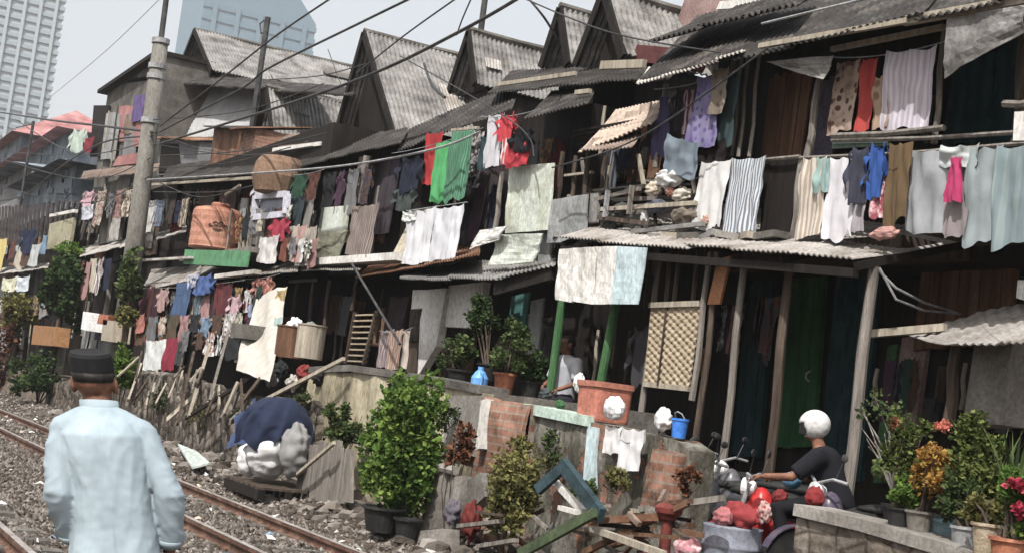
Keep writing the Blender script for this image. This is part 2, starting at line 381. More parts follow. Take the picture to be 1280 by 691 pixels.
# tracks
def track(label, xa, xb):
    t = thing('railway_track', label, 'railway track', ((xa+xb)/2, 12, 0), 'railway tracks beside the shacks')
    for x in (xa, xb):
        b = MB(); pr = [(-.055, 0), (.055, 0), (.055, .015), (.012, .03), (.012, .085), (-.012, .085), (-.012, .03), (-.055, .015)]
        top = [(-.034, .085), (.034, .085), (.034, .118), (.026, .126), (-.026, .126), (-.034, .118)]
        for q in (pr,): b.hexa([(x+u, -4, .005+v) for u, v in q], (0, 160, 0))
        b.hexa([(x+u, -4, .005+v) for u, v in top[:2]]+[(x+.034, -4, .118), (x-.034, -4, .118)], (0, 160, 0))
        o = part('rail', b, G['rail_rust'], t)
        b2 = MB(); b2.span((x-.027, -4, .124), (x+.027, 156, .129)); part('running_surface', b2, G['rail_top'], o)
    y = 6.2
    while y < 48:
        b = MB(); b.box(((xa+xb)/2, y, -.035), (1.9, .21, .12)); part('sleeper', b, G['concrete_dark'], t); y += .62
track('rusty railway track passing right of the walking man, nearest the shacks', RX1, RX2)
track('rusty railway track at the lower left corner, beyond the walking man', RX3, RX4)
# ------------------------------------------------------------------ generic builders
def post(b, p0, p1, X, r, n=7, ext=0.0):
    a = P(*p0, X); c = P(*p1, X); c.y = a.y+(c.y-a.y)*.5; d = (c-a)
    b.tube([a, a+d*.35+Vector((0, .015, 0)), a+d*.7+Vector((.01, -.01, 0)), c+d.normalized()*ext], [r*.9, r, r, r*1.08], n)
def corr(b, a, bb, c, d, pitch=.11, amp=.018, nv=8, sag=.02, jag=.05, seed=0, sheet=.8, axis2=False):
    """corrugated sheets: a-b is the eave, d-c the ridge; built in side-by-side sheets with ragged ends"""
    a, bb, c, d = map(Vector, (a, bb, c, d)); rg = random.Random(seed); L = (bb-a).length; ns = max(1, round(L/sheet))
    nrm = (bb-a).cross(d-a).normalized()
    if nrm.z < 0: nrm = -nrm
    for k in range(ns):
        u0_, u1 = k/ns, (k+1.12)/ns if k < ns-1 else 1.0
        e0, e1 = rg.uniform(-jag, jag), rg.uniform(-jag, jag)*.5; lift = rg.uniform(0, .03)+.004*k % .02; tilt = rg.uniform(-.02, .02)
        LL = L*(u1-u0_); nw = max(2, round(LL/(pitch*.8))); nu = nw*6
        def fn(u, v):
            s_ = u0_+(u1-u0_)*u; lo = a.lerp(bb, s_); hi = d.lerp(c, s_); dl = (hi-lo).length; vv = -e0/dl+(1+(e0+e1)/dl)*v
            p = lo.lerp(hi, vv)
            z = amp*.62*math.sin(2*math.pi*nw*u)+lift+tilt*(u-.5)-sag*math.sin(math.pi*min(1, max(0, vv)))+.012*mn.noise(p*2.3)
            return p+nrm*z
        b.grid(fn, nu, nv)
def planks(b, q, ext, n, gap=.012, seed=0, jag=.03, vertical=True):
    """a board wall over quad q (tl,tr,br,bl) made of n planks"""
    tl, tr, br, bl = map(Vector, q); rg = random.Random(seed); e = Vector(ext)
    for k in range(n):
        a, c = k/n+gap/2, (k+1)/n-gap/2; j0, j1 = rg.uniform(-jag, jag), rg.uniform(-jag, jag); o = e.normalized()*rg.uniform(-.012, .012)
        if vertical: v = [tl.lerp(tr, a)+Vector((0, 0, j0)), tl.lerp(tr, c)+Vector((0, 0, j0)), bl.lerp(br, c)+Vector((0, 0, j1)), bl.lerp(br, a)+Vector((0, 0, j1))]
        else: v = [tl.lerp(bl, a), tr.lerp(br, a), tr.lerp(br, c), tl.lerp(bl, c)]
        b.hexa([x+o for x in v], e)
def quadP(pts, X): return [P(x, y, X) for x, y in pts]
def slabP(b, pts, X, th=.03): return b.hexa(quadP(pts, X), (th, 0, 0))
def warped(b, q, seed=0, amp=.04, nu=10, nv=10):
    tl, tr, br, bl = map(Vector, q); n = (tr-tl).cross(bl-tl).normalized()
    b.grid(lambda u, v: tl.lerp(tr, u).lerp(bl.lerp(br, u), v)+n*amp*(mn.noise(Vector((u*2.2+seed, v*2.2, seed*3.1)))+.4*mn.noise(Vector((u*6, v*6, seed)))), nu, nv)
def zdrop(top, pyb):
    """length in metres from a point straight down to photo row pyb"""
    _, y1 = proj(top); _, y2 = proj(top-Vector((0, 0, 1))); return max(.12, (pyb-y1)/(y2-y1))
def cloth(kind, m, x0, y0, x1, y1, yb, X, label, cat='laundry', name=None, group='laundry hung along the shacks', seed=None, dx=0.0, amp=.035):
    p0 = P(x0, y0, X); p1 = P(x1, y1, X+dx); mid = (p0+p1)/2; D = zdrop(mid, yb); rg = random.Random(seed if seed is not None else label); ph = rg.random()*20
    wv = (p1-p0); wv.z = 0; wl = max(.1, wv.length); n = Vector((-wv.y, wv.x, 0)).normalized()
    if n.x > 0: n = -n
    k = max(1.2, wl/.21); tilt = rg.uniform(-.03, .06); npeg = max(2, round(wl/.3)); skw = rg.uniform(-1.6, 1.6)
    def at(u, v, wid=1.0, vd=1.0):
        uu = .5+(u-.5)*wid
        hem = 1+.09*mn.noise(Vector((u*3, ph, 0)))*(v > .5)
        f = amp*.55*math.sin(2*math.pi*k*(u+.16*mn.noise(Vector((u*2.5, v*1.3, ph))))+ph)*(.3+.7*v)*(.55+.9*abs(mn.noise(Vector((u*2.7, ph, 4)))))+1.1*amp*mn.noise(Vector((u*4.4+ph, v*2.2, 1)))+.5*amp*mn.noise(Vector((u*11+ph+v*3, v*5, 9)))
        sagz = -.04*wl*(1-(2*u-1)**2)*0.6-.022*abs(math.sin(math.pi*u*npeg))*(1-v)-.05*D*skw*(u-.5)*v
        return p0.lerp(p1, uu)+Vector((0, 0, -D*v*vd*hem+sagz))+n*(f+tilt*v*D)
    b = MB(); nu = max(12, int(k*6)); nv = 14
    if kind == 'sheet': b.grid(at, nu, nv)
    elif kind == 'dress': b.grid(lambda u, v: at(u, v, .5+.5*min(1, v*1.15)+.16*(v < .08)), nu, nv)
    elif kind == 'shirt':
        b.grid(lambda u, v: at(u, v, .56+.06*v)+Vector((0, 0, -.05*(1-abs(2*u-1))*(v < .05))), nu, nv)
        for s_ in (0, 1):
            def sl(u, v, s_=s_):
                q = at(.22 if s_ == 0 else .78, .03+.05*u); o = p0 if s_ == 0 else p1
                out = (o-q); out.z = 0
                return q+out*(u*.9)+Vector((0, 0, -D*(.52*v+.18*u)))+n*(amp*.8*math.sin(7*v+ph+5*u)+.01)
            b.grid(sl, 6, 8)
    elif kind == 'trousers':
        for s_ in (0, 1):
            b.grid(lambda u, v, s_=s_: at((.0 if s_ == 0 else .52)+.48*u, v, 1.0, 1-.05*s_)+n*(.02*s_), max(8, nu//2), nv)
        b.grid(lambda u, v: at(u, v*.3)+n*.006, nu, 4)
    nm = name or {'sheet': 'bed_sheet', 'dress': 'dress', 'shirt': 'shirt', 'trousers': 'trousers'}[kind]
    return solo(nm, b, m, label, cat, group, smooth=True)
def patches(t, X, xr, yr, n, seed, th=.03, mats=('mid_wood', 'dark_wood_shade', 'grey_wood', 'rust', 'concrete_dark', 'brown_board', 'metal_dark', 'grey_panel')):
    rg = random.Random(seed)
    for i in range(n):
        x = rg.uniform(*xr); y = rg.uniform(*yr); w_ = rg.uniform(7, 20); h_ = rg.uniform(18, 60); b = MB(); k = .13*h_
        q = quadP([(x, y), (x+w_, y+w_*.06), (x+w_-k, y+h_), (x-k, y+h_)], X-.012*i-.02); planks(b, q, (th, 0, 0), rg.choice((1, 2, 3, 4)), .02, seed+i, .04)
        part('wall_patch', b, G[rg.choice(mats)], t)
    for i in range(n//2):
        x = rg.uniform(*xr); y = rg.uniform(*yr); b = MB(); post(b, (x, y), (x-rg.uniform(5, 10), y+rg.uniform(40, 70)), X-.25-rg.random()*.3, .025, 6); part('stud', b, G[rg.choice(('grey_wood', 'mid_wood', 'pale_wood'))], t)
def foliage(b, c, rad, n, size, seed, clumps=14, up=.25, shell=.55):
    rg = random.Random(seed); cl = []
    c = Vector(c)
    for _ in range(clumps):
        while True:
            d = Vector((rg.uniform(-1, 1), rg.uniform(-1, 1), rg.uniform(-1, 1)))
            if d.length <= 1: break
        k = shell+(1-shell)*rg.random(); d = d.normalized()*k*(rg.random()**.25); cl.append((d, rg.uniform(.22, .42)))
    for _ in range(n):
        d0, cr = rg.choice(cl)
        e = Vector((rg.gauss(0, 1), rg.gauss(0, 1), rg.gauss(0, 1))).normalized()*cr*(rg.random()**.5)
        q = d0+e; p = c+Vector((q.x*rad[0], q.y*rad[1], q.z*rad[2]))
        t = Vector((rg.gauss(0, 1), rg.gauss(0, 1), rg.gauss(up, .6))).normalized(); s_ = t.cross(Vector((rg.gauss(0, 1), rg.gauss(0, 1), rg.gauss(0, 1)))).normalized()
        L = size*rg.choice((.4, .55, .75, .9, 1.0, 1.3))*rg.uniform(.85, 1.15); wd = L*rg.uniform(.28, .42); nn = t.cross(s_)*L*.12
        b.add([p, p+t*L*.5+s_*wd+nn, p+t*L, p+t*L*.5-s_*wd+nn], [(0, 1, 2), (0, 2, 3)])
def bush(name, label, px, py, rx, ry, X, n, size, mat, stem_to=None, group=None, cat='bush', seed=1, depth=None, clumps=16, pot=None, shape=None):
    """a shrub whose crown is centred on photo point px,py, half width rx / half height ry in photo pixels there, at distance X from the line"""
    c = P(px, py, X); k = mpp(c); rad = (rx*k*(depth or 1)*.9, rx*k*1.0, ry*k)
    base = P(px, py+ry*1.05, X) if stem_to is None else Vector((c.x, c.y, stem_to)); base.x = c.x; base.y = c.y
    t = thing(name, label, cat, base, group)
    b = MB(); foliage(b, c, rad, n, size, seed, clumps); part('foliage', b, G[mat], t)
    rg = random.Random(seed+50); b = MB()
    for i in range(6):
        e = c+Vector((rg.uniform(-.75, .75)*rad[0], rg.uniform(-.75, .75)*rad[1], rg.uniform(.0, .8)*rad[2])); m_ = base.lerp(e, .5)+Vector((rg.uniform(-.08, .08), rg.uniform(-.08, .08), 0))
        b.tube([base+Vector((rg.uniform(-.03, .03), rg.uniform(-.03, .03), 0)), m_, e], [max(.008, rad[2]*.03), max(.006, rad[2]*.02), .004], 5)
    part('stem', b, G['mid_wood'], t)
    return t, c, rad
HG = 'two storey shacks facing the tracks'
def Yx(px, py, X): return P(px, py, X).y
def zz(px, py, X): return P(px, py, X).z
# ================================================================== right-hand shack
def shack_right():
    t = thing('shack', 'two storey shack at the right with dark roof and laundry balcony over a deep porch', 'shack', (10, 9, .3), HG)
    Y0, Y1 = 6.4, Yx(822, 300, 9.4)
    b = MB(); b.span((10.6, Y0, .2), (14, Y1+1.2, 3.45)); part('lower_wall', b, G['dark_wood_shade'], t)
    b = MB(); b.span((10.0, Y0, 3.5), (14, Y1, 6.2)); part('upper_wall', b, G['dark_wood_shade'], t)
    # lower wall panels, doors
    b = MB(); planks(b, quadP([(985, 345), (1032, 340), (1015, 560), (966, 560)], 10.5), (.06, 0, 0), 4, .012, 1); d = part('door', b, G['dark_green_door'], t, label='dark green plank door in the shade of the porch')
    b = MB(); c = P(1012, 470, 10.46); b.tube([c+Vector((0, 0, -.06)), c+Vector((-.05, 0, -.03)), c+Vector((-.05, 0, .03)), c+Vector((0, 0, .06))], .012, 6); part('handle', b, G['metal_grey'], d)
    b = MB(); planks(b, quadP([(925, 350), (965, 350), (948, 570), (905, 570)], 10.5), (.06, 0, 0), 5, .01, 2); part('wall_panel', b, G['teal_paint'], t, label='dark teal board panel')
    b = MB(); planks(b, quadP([(1045, 345), (1100, 340), (1075, 600), (1022, 600)], 10.52), (.06, 0, 0), 5, .01, 3); part('wall_panel', b, G['teal_paint'], t, label='dark teal board panel right of the green door')
    b = MB(); planks(b, quadP([(1110, 430), (1122, 428), (1104, 600), (1092, 600)], 10.5), (.06, 0, 0), 1, .0, 4); part('door_jamb', b, G['green_paint'], t)
    b = MB(); planks(b, quadP([(1128, 420), (1160, 416), (1140, 560), (1108, 560)], 10.5), (.06, 0, 0), 3, .0, 4); part('wall_panel', b, G['pink_wall'], t, label='dull mauve board panel')
    b = MB(); planks(b, quadP([(1150, 342), (1270, 322), (1262, 420), (1140, 440)], 10.45), (.08, 0, 0), 9, .01, 5); part('wall_panel', b, G['brown_board'], t, label='brown board panel under the awning end')
    # porch awning: eave on the posts, rising to the wall, right end seen edge-on
    A = P(700, 300, 8.42); B = P(1065, 325, 8.42); Cc = P(1245, 294, 10.3); D = Vector((10.3, A.y, A.z+.95))
    b = MB(); corr(b, A, B, Cc, D, .10, .016, 8, .02, .04, 11, .85); part('awning', b, G['awning_grey'], t, solid=.012)
    b = MB()
    for k in range(6):
        s_ = k/5; e = A.lerp(B, s_)+Vector((.05, 0, -.05)); h = D.lerp(Cc, s_)+Vector((-.05, 0, -.05)); b.bar(e, h, .05, .07)
    b.bar(A+Vector((.06, 0, -.11)), B+Vector((.06, 0, -.11)), .07, .08); part('rafter', b, G['dark_wood_shade'], t)
    # floor edge
    b = MB(); b.span((9.15, B.y+.2, 3.5), (10.1, A.y-.1, 3.62)); b.span((9.1, Y0, 3.62), (9.9, B.y, 3.72)); part('balcony_floor', b, G['mid_wood'], t)
    # porch posts
    for p0, p1, r, m in (((1093, 333), (1047, 648), .055, 'grey_wood'), ((987, 338), (960, 596), .05, 'mid_wood'), ((930, 335), (904, 565), .04, 'grey_wood'), ((826, 312), (806, 470), .035, 'grey_wood'), ((900, 318), (872, 500), .035, 'mid_wood')):
        b = MB(); post(b, p0, p1, 8.72, r, 8, .5); part('post', b, G[m], t)
    b = MB(); post(b, (888, 315), (862, 500), 8.66, .035, 6); part('post', b, G['grey_wood'], t)
    b = MB(); slabP(b, [(898, 320), (913, 320), (899, 380), (884, 380)], 8.68, .03); part('plank', b, plain('orange_wood', (.32, .14, .06)), t, label='orange brown plank under the awning')
    # roof
    E0, E1 = P(800, 103, 8.6), P(1480, -50, 8.6)
    b = MB(); corr(b, E0, E1, P(1510, -105, 10.7), P(872, 22, 11.1), .12, .02, 8, .02, .06, 21, .9); rf = part('roof', b, G['tar_roof'], t, solid=.014)
    b = MB(); corr(b, P(815, 50, 9.1), P(1000, 8, 9.1), P(1020, -12, 10.2), P(880, 20, 10.4), .14, .035, 6, .03, .12, 22, .9); part('patch_sheet', b, G['tar_roof'], rf, solid=.014)
    b = MB(); corr(b, P(797, 108, 8.55), P(930, 68, 8.55), P(935, 60, 9.3), P(812, 88, 9.3), .09, .02, 5, .02, .06, 23, .5); part('eave_sheet', b, G['zinc_light'], rf, solid=.01)
    b = MB(); b.bar(P(950, 58, 8.62), P(1135, 26, 8.62), .05, .05); b.bar(P(1040, 62, 9.0), P(1180, 34, 9.0), .05, .05); b.bar(P(1130, 27, 8.66), P(1290, -2, 8.66), .06, .08); part('eave_pole', b, G['pale_wood'], t)
    # upper posts, valance boards
    for p0, p1, X, r, m in (((1027, 88), (1000, 205), 9.0, .04, 'grey_wood'), ((1002, 200), (990, 300), 9.0, .035, 'grey_wood'), ((1181, 36), (1168, 180), 9.05, .03, 'grey_wood'), ((1282, 20), (1268, 190), 9.05, .04, 'mid_wood'), ((833, 105), (818, 210), 9.0, .035, 'grey_wood')):
        b = MB(); post(b, p0, p1, X, r, 7); part('post', b, G[m], t)
    b = MB()
    for i, (a, c) in enumerate([((918, 66), (906, 195)), ((928, 64), (915, 195)), ((937, 62), (924, 196)), ((950, 62), (938, 196))]): post(b, a, c, 9.02+.03*i, .022, 6)
    part('pole_bundle', b, G['grey_wood'], t)
    b = MB(); warped(b, quadP([(960, 78), (1042, 70), (1030, 100), (1000, 92)], 8.75), 3, .05); part('valance', b, G['asbestos'], t, solid=.01)
    b = MB(); warped(b, quadP([(1183, 22), (1282, 6), (1278, 40), (1178, 98)], 8.62), 5, .05, 12, 8); part('valance', b, G['asbestos'], t, solid=.012, label='pale sloping board below the eave at the top right')
    # curtain-wall panels of the upper room
    b = MB(); planks(b, quadP([(962, 95), (1015, 90), (1000, 200), (950, 205)], 9.5), (.03, 0, 0), 9, .006, 31); part('wall_panel', b, G['brown_board'], t, label='dark brown slatted wall panel')
    b = MB(); planks(b, quadP([(955, 198), (1000, 196), (985, 296), (950, 296)], 9.0), (.03, 0, 0), 5, .006, 32); part('railing_board', b, G['dark_wood_shade'], t, label='dark brown boards in the middle of the railing')
    b = MB(); planks(b, quadP([(1018, 100), (1046, 98), (1040, 195), (1008, 198)], 9.5), (.03, 0, 0), 3, .004, 33); part('wall_panel', b, plain('dusk_violet', (.07, .06, .085), .9), t, label='dull violet wall panel behind the balcony post')
    b = MB(); planks(b, quadP([(1190, 90), (1275, 45), (1268, 178), (1176, 182)], 9.9), (.03, 0, 0), 6, .006, 34); part('wall_panel', b, G['teal_paint'], t, label='dark teal boards of the upper room')
    # railing
    b = MB()
    for (a, c, X, r) in (((1040, 170), (1180, 160), 8.98, .03), ((1040, 176), (1300, 164), 8.95, .022), ((870, 204), (1000, 196), 8.95, .022), ((1000, 198), (1300, 178), 8.92, .02), ((1255, 130), (1300, 126), 8.9, .035)):
        p, q = P(*a, X), P(*c, X); b.tube([p, p.lerp(q, .5)+Vector((0, 0, -.02)), q], r, 6)
    part('railing', b, G['grey_wood'], t)
    b = MB(); b.bar(P(1042, 182, 9.0), P(1110, 178, 9.0), .03, .07); part('railing_board', b, plain('green_grey', (.12, .17, .14), .9), t, label='grey green board under the upper rail')
    # bamboo screen and lattice on the porch front
    b = MB()
    tl, tr, br, bl = quadP([(815, 384), (878, 382), (862, 486), (806, 480)], 8.7)
    def wv(u, v): return tl.lerp(tr, u).lerp(bl.lerp(br, u), v)+Vector((.012*math.sin(u*40)*math.sin(v*70)-.01, 0, 0))
    b.grid(wv, 60, 60); sc_ = part('woven_screen', b, G['thatch'], t, solid=.012)
    b = MB(); b.bar(tl+Vector((-.02, 0, .02)), tr+Vector((-.02, 0, .02)), .06, .06); b.bar(bl, br, .05, .05); part('screen_rail', b, G['pale_wood'], sc_)
    b = MB(); m_ = tl.lerp(tr, .35); b.bar(m_+Vector((-.03, 0, 0)), bl.lerp(br, .35)+Vector((-.03, 0, 0)), .02, .02); part('screen_batten', b, G['mid_wood'], sc_)
    for a, c in (((838, 312), (832, 380)), ((850, 312), (842, 380)), ((872, 314), (866, 380)), ((815, 314), (806, 384))):
        b = MB(); p, q = P(*a, 8.72), P(*c, 8.72); b.bar(p, q, .035, .035); part('lattice_stick', b, G['mid_wood'], t)
    b = MB(); slabP(b, [(822, 320), (895, 320), (880, 378), (818, 378)], 9.1, .04); part('wall_panel', b, G['dark_wood_shade'], t)
    # low right awning on its own posts
    A, B, Cc, D = P(1196, 430, 8.25), P(1310, 432, 8.25), P(1320, 374, 9.7), P(1128, 414, 9.5)
    b = MB(); corr(b, A, B, Cc, D, .10, .012, 6, .04, .06, 41, .6); part('porch_sheet', b, G['awning_grey'], t, solid=.012)
    b = MB(); b.bar(P(1089, 417, 9.0), P(1182, 409, 9.2), .07, .07); part('porch_beam', b, G['pale_wood'], t)
    b = MB(); slabP(b, [(1218, 430), (1266, 428), (1248, 530), (1203, 530)], 8.9, .3); part('pillar', b, G['concrete'], t)
    b = MB(); post(b, (1196, 428), (1184, 530), 8.75, .05, 6); part('post', b, G['mid_wood'], t)
    b = MB(); slabP(b, [(1272, 350), (1300, 350), (1296, 380), (1270, 372)], 9.4, .2); part('end_board', b, G['white_wall'], t)
    b = MB(); c = P(1278, 130, 8.88); slabP(b, [(1268, 140), (1300, 138), (1300, 176), (1266, 176)], 8.9, .05); part('end_board', b, G['white_wall'], t, label='white board at the right picture edge')
    # wires drooping inside the porch
    b = MB()
    for o in (0, 14):
        pts = [P(1095+o*.3, 335, 8.72), P(1120, 360+o, 8.9), P(1155, 378+o*.7, 9.4), P(1200, 392, 10.0)]
        b.tube(pts, .012, 5)
    part('cable', b, G['metal_grey'], t)
    patches(t, 9.95, (1040, 1280), (90, 140), 6, 12, .02, ('dark_wood_shade', 'mid_wood', 'metal_dark')); patches(t, 10.5, (1060, 1270), (440, 540), 8, 13, .02, ('dark_wood_shade', 'mid_wood', 'metal_dark'))
shack_right()
# ================================================================== middle shack with green posts
def shack_mid():
    t = thing('shack', 'shack with bright green porch posts and whitewashed boards hanging over a dark doorway', 'shack', (9.5, 15, .7), HG)
    Ya, Yb = Yx(830, 300, 9.4), Yx(692, 300, 9.4)
    b = MB(); b.span((10.4, Ya-.3, .5), (14, Yb+1, 3.5)); part('lower_wall', b, G['dark_wood_shade'], t)
    b = MB(); b.span((10.2, Ya-.2, 3.55), (14, Yb+.6, 5.3)); part('upper_wall', b, G['dark_wood_shade'], t)
    for a, c in (((703, 375), (686, 500)), ((770, 378), (748, 480))):
        b = MB(); p_ = P(*a, 8.66); b.tube([p_, P(*c, 8.66)+Vector((0, 0, -.4))], .055, 10); part('post', b, G['green_paint'], t)
    b = MB(); warped(b, quadP([(700, 312), (722, 310), (716, 378), (694, 374)], 8.38), 1, .03); warped(b, quadP([(718, 310), (746, 309), (740, 380), (714, 376)], 8.36), 2, .03); warped(b, quadP([(744, 309), (772, 308), (764, 380), (738, 380)], 8.38), 4, .03)
    part('whitewashed_board', b, G['white_wall'], t, solid=.015, label='stained whitewashed boards hung under the awning')
    b = MB(); warped(b, quadP([(772, 308), (810, 310), (797, 380), (764, 380)], 8.38), 7, .02); part('blue_board', b, G['pale_blue'], t, solid=.015)
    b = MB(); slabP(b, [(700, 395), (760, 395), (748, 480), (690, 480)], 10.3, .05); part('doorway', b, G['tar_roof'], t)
    # upper deck: grey sheet railing, posts, junk shelf
    b = MB(); warped(b, quadP([(690, 250), (735, 243), (732, 302), (684, 304)], 8.75), 9, .02); part('railing_sheet', b, G['grey_panel'], t, solid=.02)
    b = MB(); slabP(b, [(738, 242), (748, 241), (745, 278), (735, 280)], 8.8, .04); part('railing_board', b, G['asbestos'], t)
    b = MB(); warped(b, quadP([(738, 268), (806, 262), (800, 296), (734, 300)], 8.9), 10, .04); part('railing_sheet', b, G['concrete_dark'], t, solid=.02, label='dark grey railing sheet behind the junk')
    for a, c, X, r in (((736, 190), (730, 300), 8.85, .035), ((720, 195), (716, 250), 9.0, .03), ((704, 190), (696, 250), 9.0, .04), ((757, 195), (748, 245), 9.6, .03), ((800, 160), (790, 235), 9.6, .03)):
        b = MB(); post(b, a, c, X, r, 6); part('post', b, G['mid_wood'], t)
    b = MB()
    for a, c in (((740, 240), (820, 232)), ((740, 252), (860, 246))): b.bar(P(*a, 9.0), P(*c, 9.0), .05, .05)
    part('shelf_rail', b, G['grey_wood'], t)
    # patched roofs
    b = MB(); corr(b, P(722, 192, 8.6), P(815, 155, 8.8), P(838, 125, 9.6), P(770, 138, 9.6), .11, .02, 6, .02, .03, 51, 3); rf = part('awning', b, plain('tan_sheet', (.42, .34, .28), .85), t, solid=.012)
    b = MB(); corr(b, P(727, 190, 8.55), P(790, 186, 8.55), P(800, 170, 8.9), P(742, 175, 8.9), .1, .015, 3, .02, .02, 52, 2); part('awning_edge', b, G['rust_grey'], rf, solid=.01)
    b = MB(); corr(b, P(655, 150, 8.8), P(735, 132, 8.9), P(745, 112, 9.9), P(690, 116, 9.9), .11, .02, 6, .02, .05, 53, .7); part('roof', b, G['tar_roof'], t, solid=.014, label='dark sagging sheet roof')
    b = MB(); corr(b, P(610, 118, 9.6), P(835, 100, 9.6), P(850, 80, 11.4), P(640, 90, 11.4), .12, .02, 6, .02, .05, 54, .9); part('roof', b, G['tar_roof'], t, solid=.014)
    b = MB(); b.bar(P(622, 106, 9.55), P(720, 92, 9.55), .04, .06); b.bar(P(752, 82, 10.2), P(806, 80, 10.2), .06, .12); b.bar(P(720, 116, 9.3), P(738, 114, 9.3), .05, .06); part('roof_batten', b, G['pale_wood'], t)
    b = MB()
    for k in range(6): b.bar(P(716+k*2, 165+k*5, 9.1+k*.05), P(800, 150+k*5, 9.2+k*.05), .03, .03)
    part('batten', b, G['dark_wood_shade'], t)
    b = MB(); slabP(b, [(782, 140), (800, 138), (795, 160), (778, 164)], 9.3, .02); slabP(b, [(800, 132), (814, 128), (808, 148), (794, 150)], 9.35, .02); part('patch_board', b, plain('tan_sheet', (.4, .33, .27)), t)
    patches(t, 10.15, (700, 815), (130, 220), 10, 1); patches(t, 10.35, (700, 880), (330, 420), 8, 2)
shack_mid()
# ================================================================== shack with the white wall (500-690)
def shack_white():
    t = thing('shack', 'shack with whitewashed lower wall, rusty awning and pale green wall sheets upstairs', 'shack', (9, 19, .8), HG)
    Ya, Yb = Yx(688, 300, 9.2), Yx(500, 300, 9.0)
    b = MB(); b.span((10.0, Ya, .6), (13, Yb, 3.6)); part('lower_wall', b, G['dark_wood_shade'], t)
    b = MB(); b.span((9.6, Ya, 3.65), (13, Yb, 5.9)); part('upper_wall', b, G['dark_wood_shade'], t)
    b = MB(); slabP(b, [(516, 362), (540, 362), (536, 384), (514, 386)], 8.9, .1); slabP(b, [(533, 362), (558, 360), (545, 432), (522, 470), (525, 400)], 8.88, .12); part('white_wall', b, G['white_wall'], t)
    b = MB(); slabP(b, [(561, 357), (606, 352), (596, 410), (556, 408)], 8.95, .1); part('white_wall', b, G['white_wall'], t, label='pale cream plaster wall panel behind the potted bushes')
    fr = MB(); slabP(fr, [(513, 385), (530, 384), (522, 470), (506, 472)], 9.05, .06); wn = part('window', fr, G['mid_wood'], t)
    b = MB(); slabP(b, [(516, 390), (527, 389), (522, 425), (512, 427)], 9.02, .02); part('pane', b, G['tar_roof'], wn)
    # awnings
    b = MB(); corr(b, P(445, 348, 8.4), P(600, 322, 8.4), P(600, 308, 9.3), P(470, 326, 9.3), .11, .02, 6, .02, .05, 61, .9); part('awning', b, G['rust'], t, solid=.012, label='rusty brown corrugated awning')
    b = MB(); corr(b, P(500, 350, 8.25), P(628, 352, 8.3), P(640, 326, 9.2), P(515, 338, 9.0), .11, .02, 6, .03, .05, 62, .9); part('awning', b, G['asbestos'], t, solid=.014, label='grey beige corrugated awning over the white wall')
    b = MB(); corr(b, P(618, 352, 8.3), P(694, 334, 8.5), P(694, 322, 9.2), P(630, 330, 9.2), .11, .02, 6, .03, .05, 63, .9); part('awning', b, G['asbestos'], t, solid=.014, label='grey awning sheet sloping up to the green posts')
    b = MB(); b.bar(P(620, 362, 8.4), P(692, 342, 8.55), .08, .16); part('awning_beam', b, G['dark_wood_shade'], t)
    # upper storey sheets
    b = MB(); warped(b, quadP([(638, 210), (693, 204), (686, 288), (632, 292)], 8.8), 3, .03); part('wall_sheet', b, G['pale_green'], t, solid=.02)
    b = MB(); warped(b, quadP([(622, 294), (678, 292), (668, 328), (612, 332)], 8.6), 4, .04); part('wall_sheet', b, G['pale_green'], t, solid=.02, label='lower pale green wall sheet')
    b = MB(); warped(b, quadP([(600, 288), (633, 283), (622, 300), (586, 312)], 8.5), 5, .03); part('wall_sheet', b, G['white_wall'], t, solid=.02, label='small white sheet leaning out at the floor edge')
    b = MB(); slabP(b, [(676, 262), (690, 260), (686, 330), (672, 330)], 8.95, .03); part('wall_sheet', b, G['grey_panel'], t, label='narrow grey sheet')
    b = MB(); planks(b, quadP([(592, 210), (640, 206), (626, 290), (578, 310)], 9.2), (.03, 0, 0), 5, .01, 5); part('wall_panel', b, plain('plum_board', (.05, .037, .04), .9), t)
    b = MB(); planks(b, quadP([(462, 200), (500, 196), (484, 290), (445, 300)], 9.0), (.03, 0, 0), 4, .004, 6); part('wall_panel', b, plain('plum_dark', (.055, .045, .055), .9), t, label='dark plum board wall')
    b = MB(); post(b, (628, 215), (618, 290), 8.85, .04, 6); post(b, (459, 195), (447, 255), 8.7, .07, 6); part('post', b, G['grey_wood'], t)
    b = MB(); corr(b, P(497, 190, 8.8), P(640, 140, 9.2), P(650, 105, 10.3), P(505, 165, 10.3), .12, .02, 6, .02, .06, 64, .9); part('roof', b, G['tar_roof'], t, solid=.014)
    b = MB(); b.bar(P(565, 163, 8.75), P(598, 160, 8.75), .04, .04); part('laundry_pole', b, G['pale_wood'], t)
    b = MB(); slabP(b, [(640, 370), (662, 365), (655, 410), (634, 412)], 9.6, .03); part('door', b, plain('teal_door', (.07, .17, .16), .7), t, label='teal door under the grey awning')
    b = MB(); slabP(b, [(664, 376), (680, 372), (672, 440), (656, 444)], 9.3, .03); part('wall_panel', b, G['grey_panel'], t)
    b = MB(); planks(b, quadP([(488, 372), (512, 370), (500, 420), (478, 424)], 9.2), (.03, 0, 0), 3, .006, 6); part('wall_panel', b, plain('plum_board', (.05, .037, .04)), t)
    b = MB(); corr(b, P(487, 326, 8.5), P(525, 326, 8.5), P(545, 262, 9.0), P(520, 262, 9.0), .2, .01, 4, .0, .02, 3, 3); part('wall_sheet', b, plain('khaki_sheet', (.36, .33, .26), .9), t, solid=.01, label='khaki sheet sloping at the left of the white bed sheets')
    patches(t, 9.55, (500, 690), (180, 270), 14, 3); patches(t, 9.95, (500, 690), (370, 430), 10, 4)
shack_white()
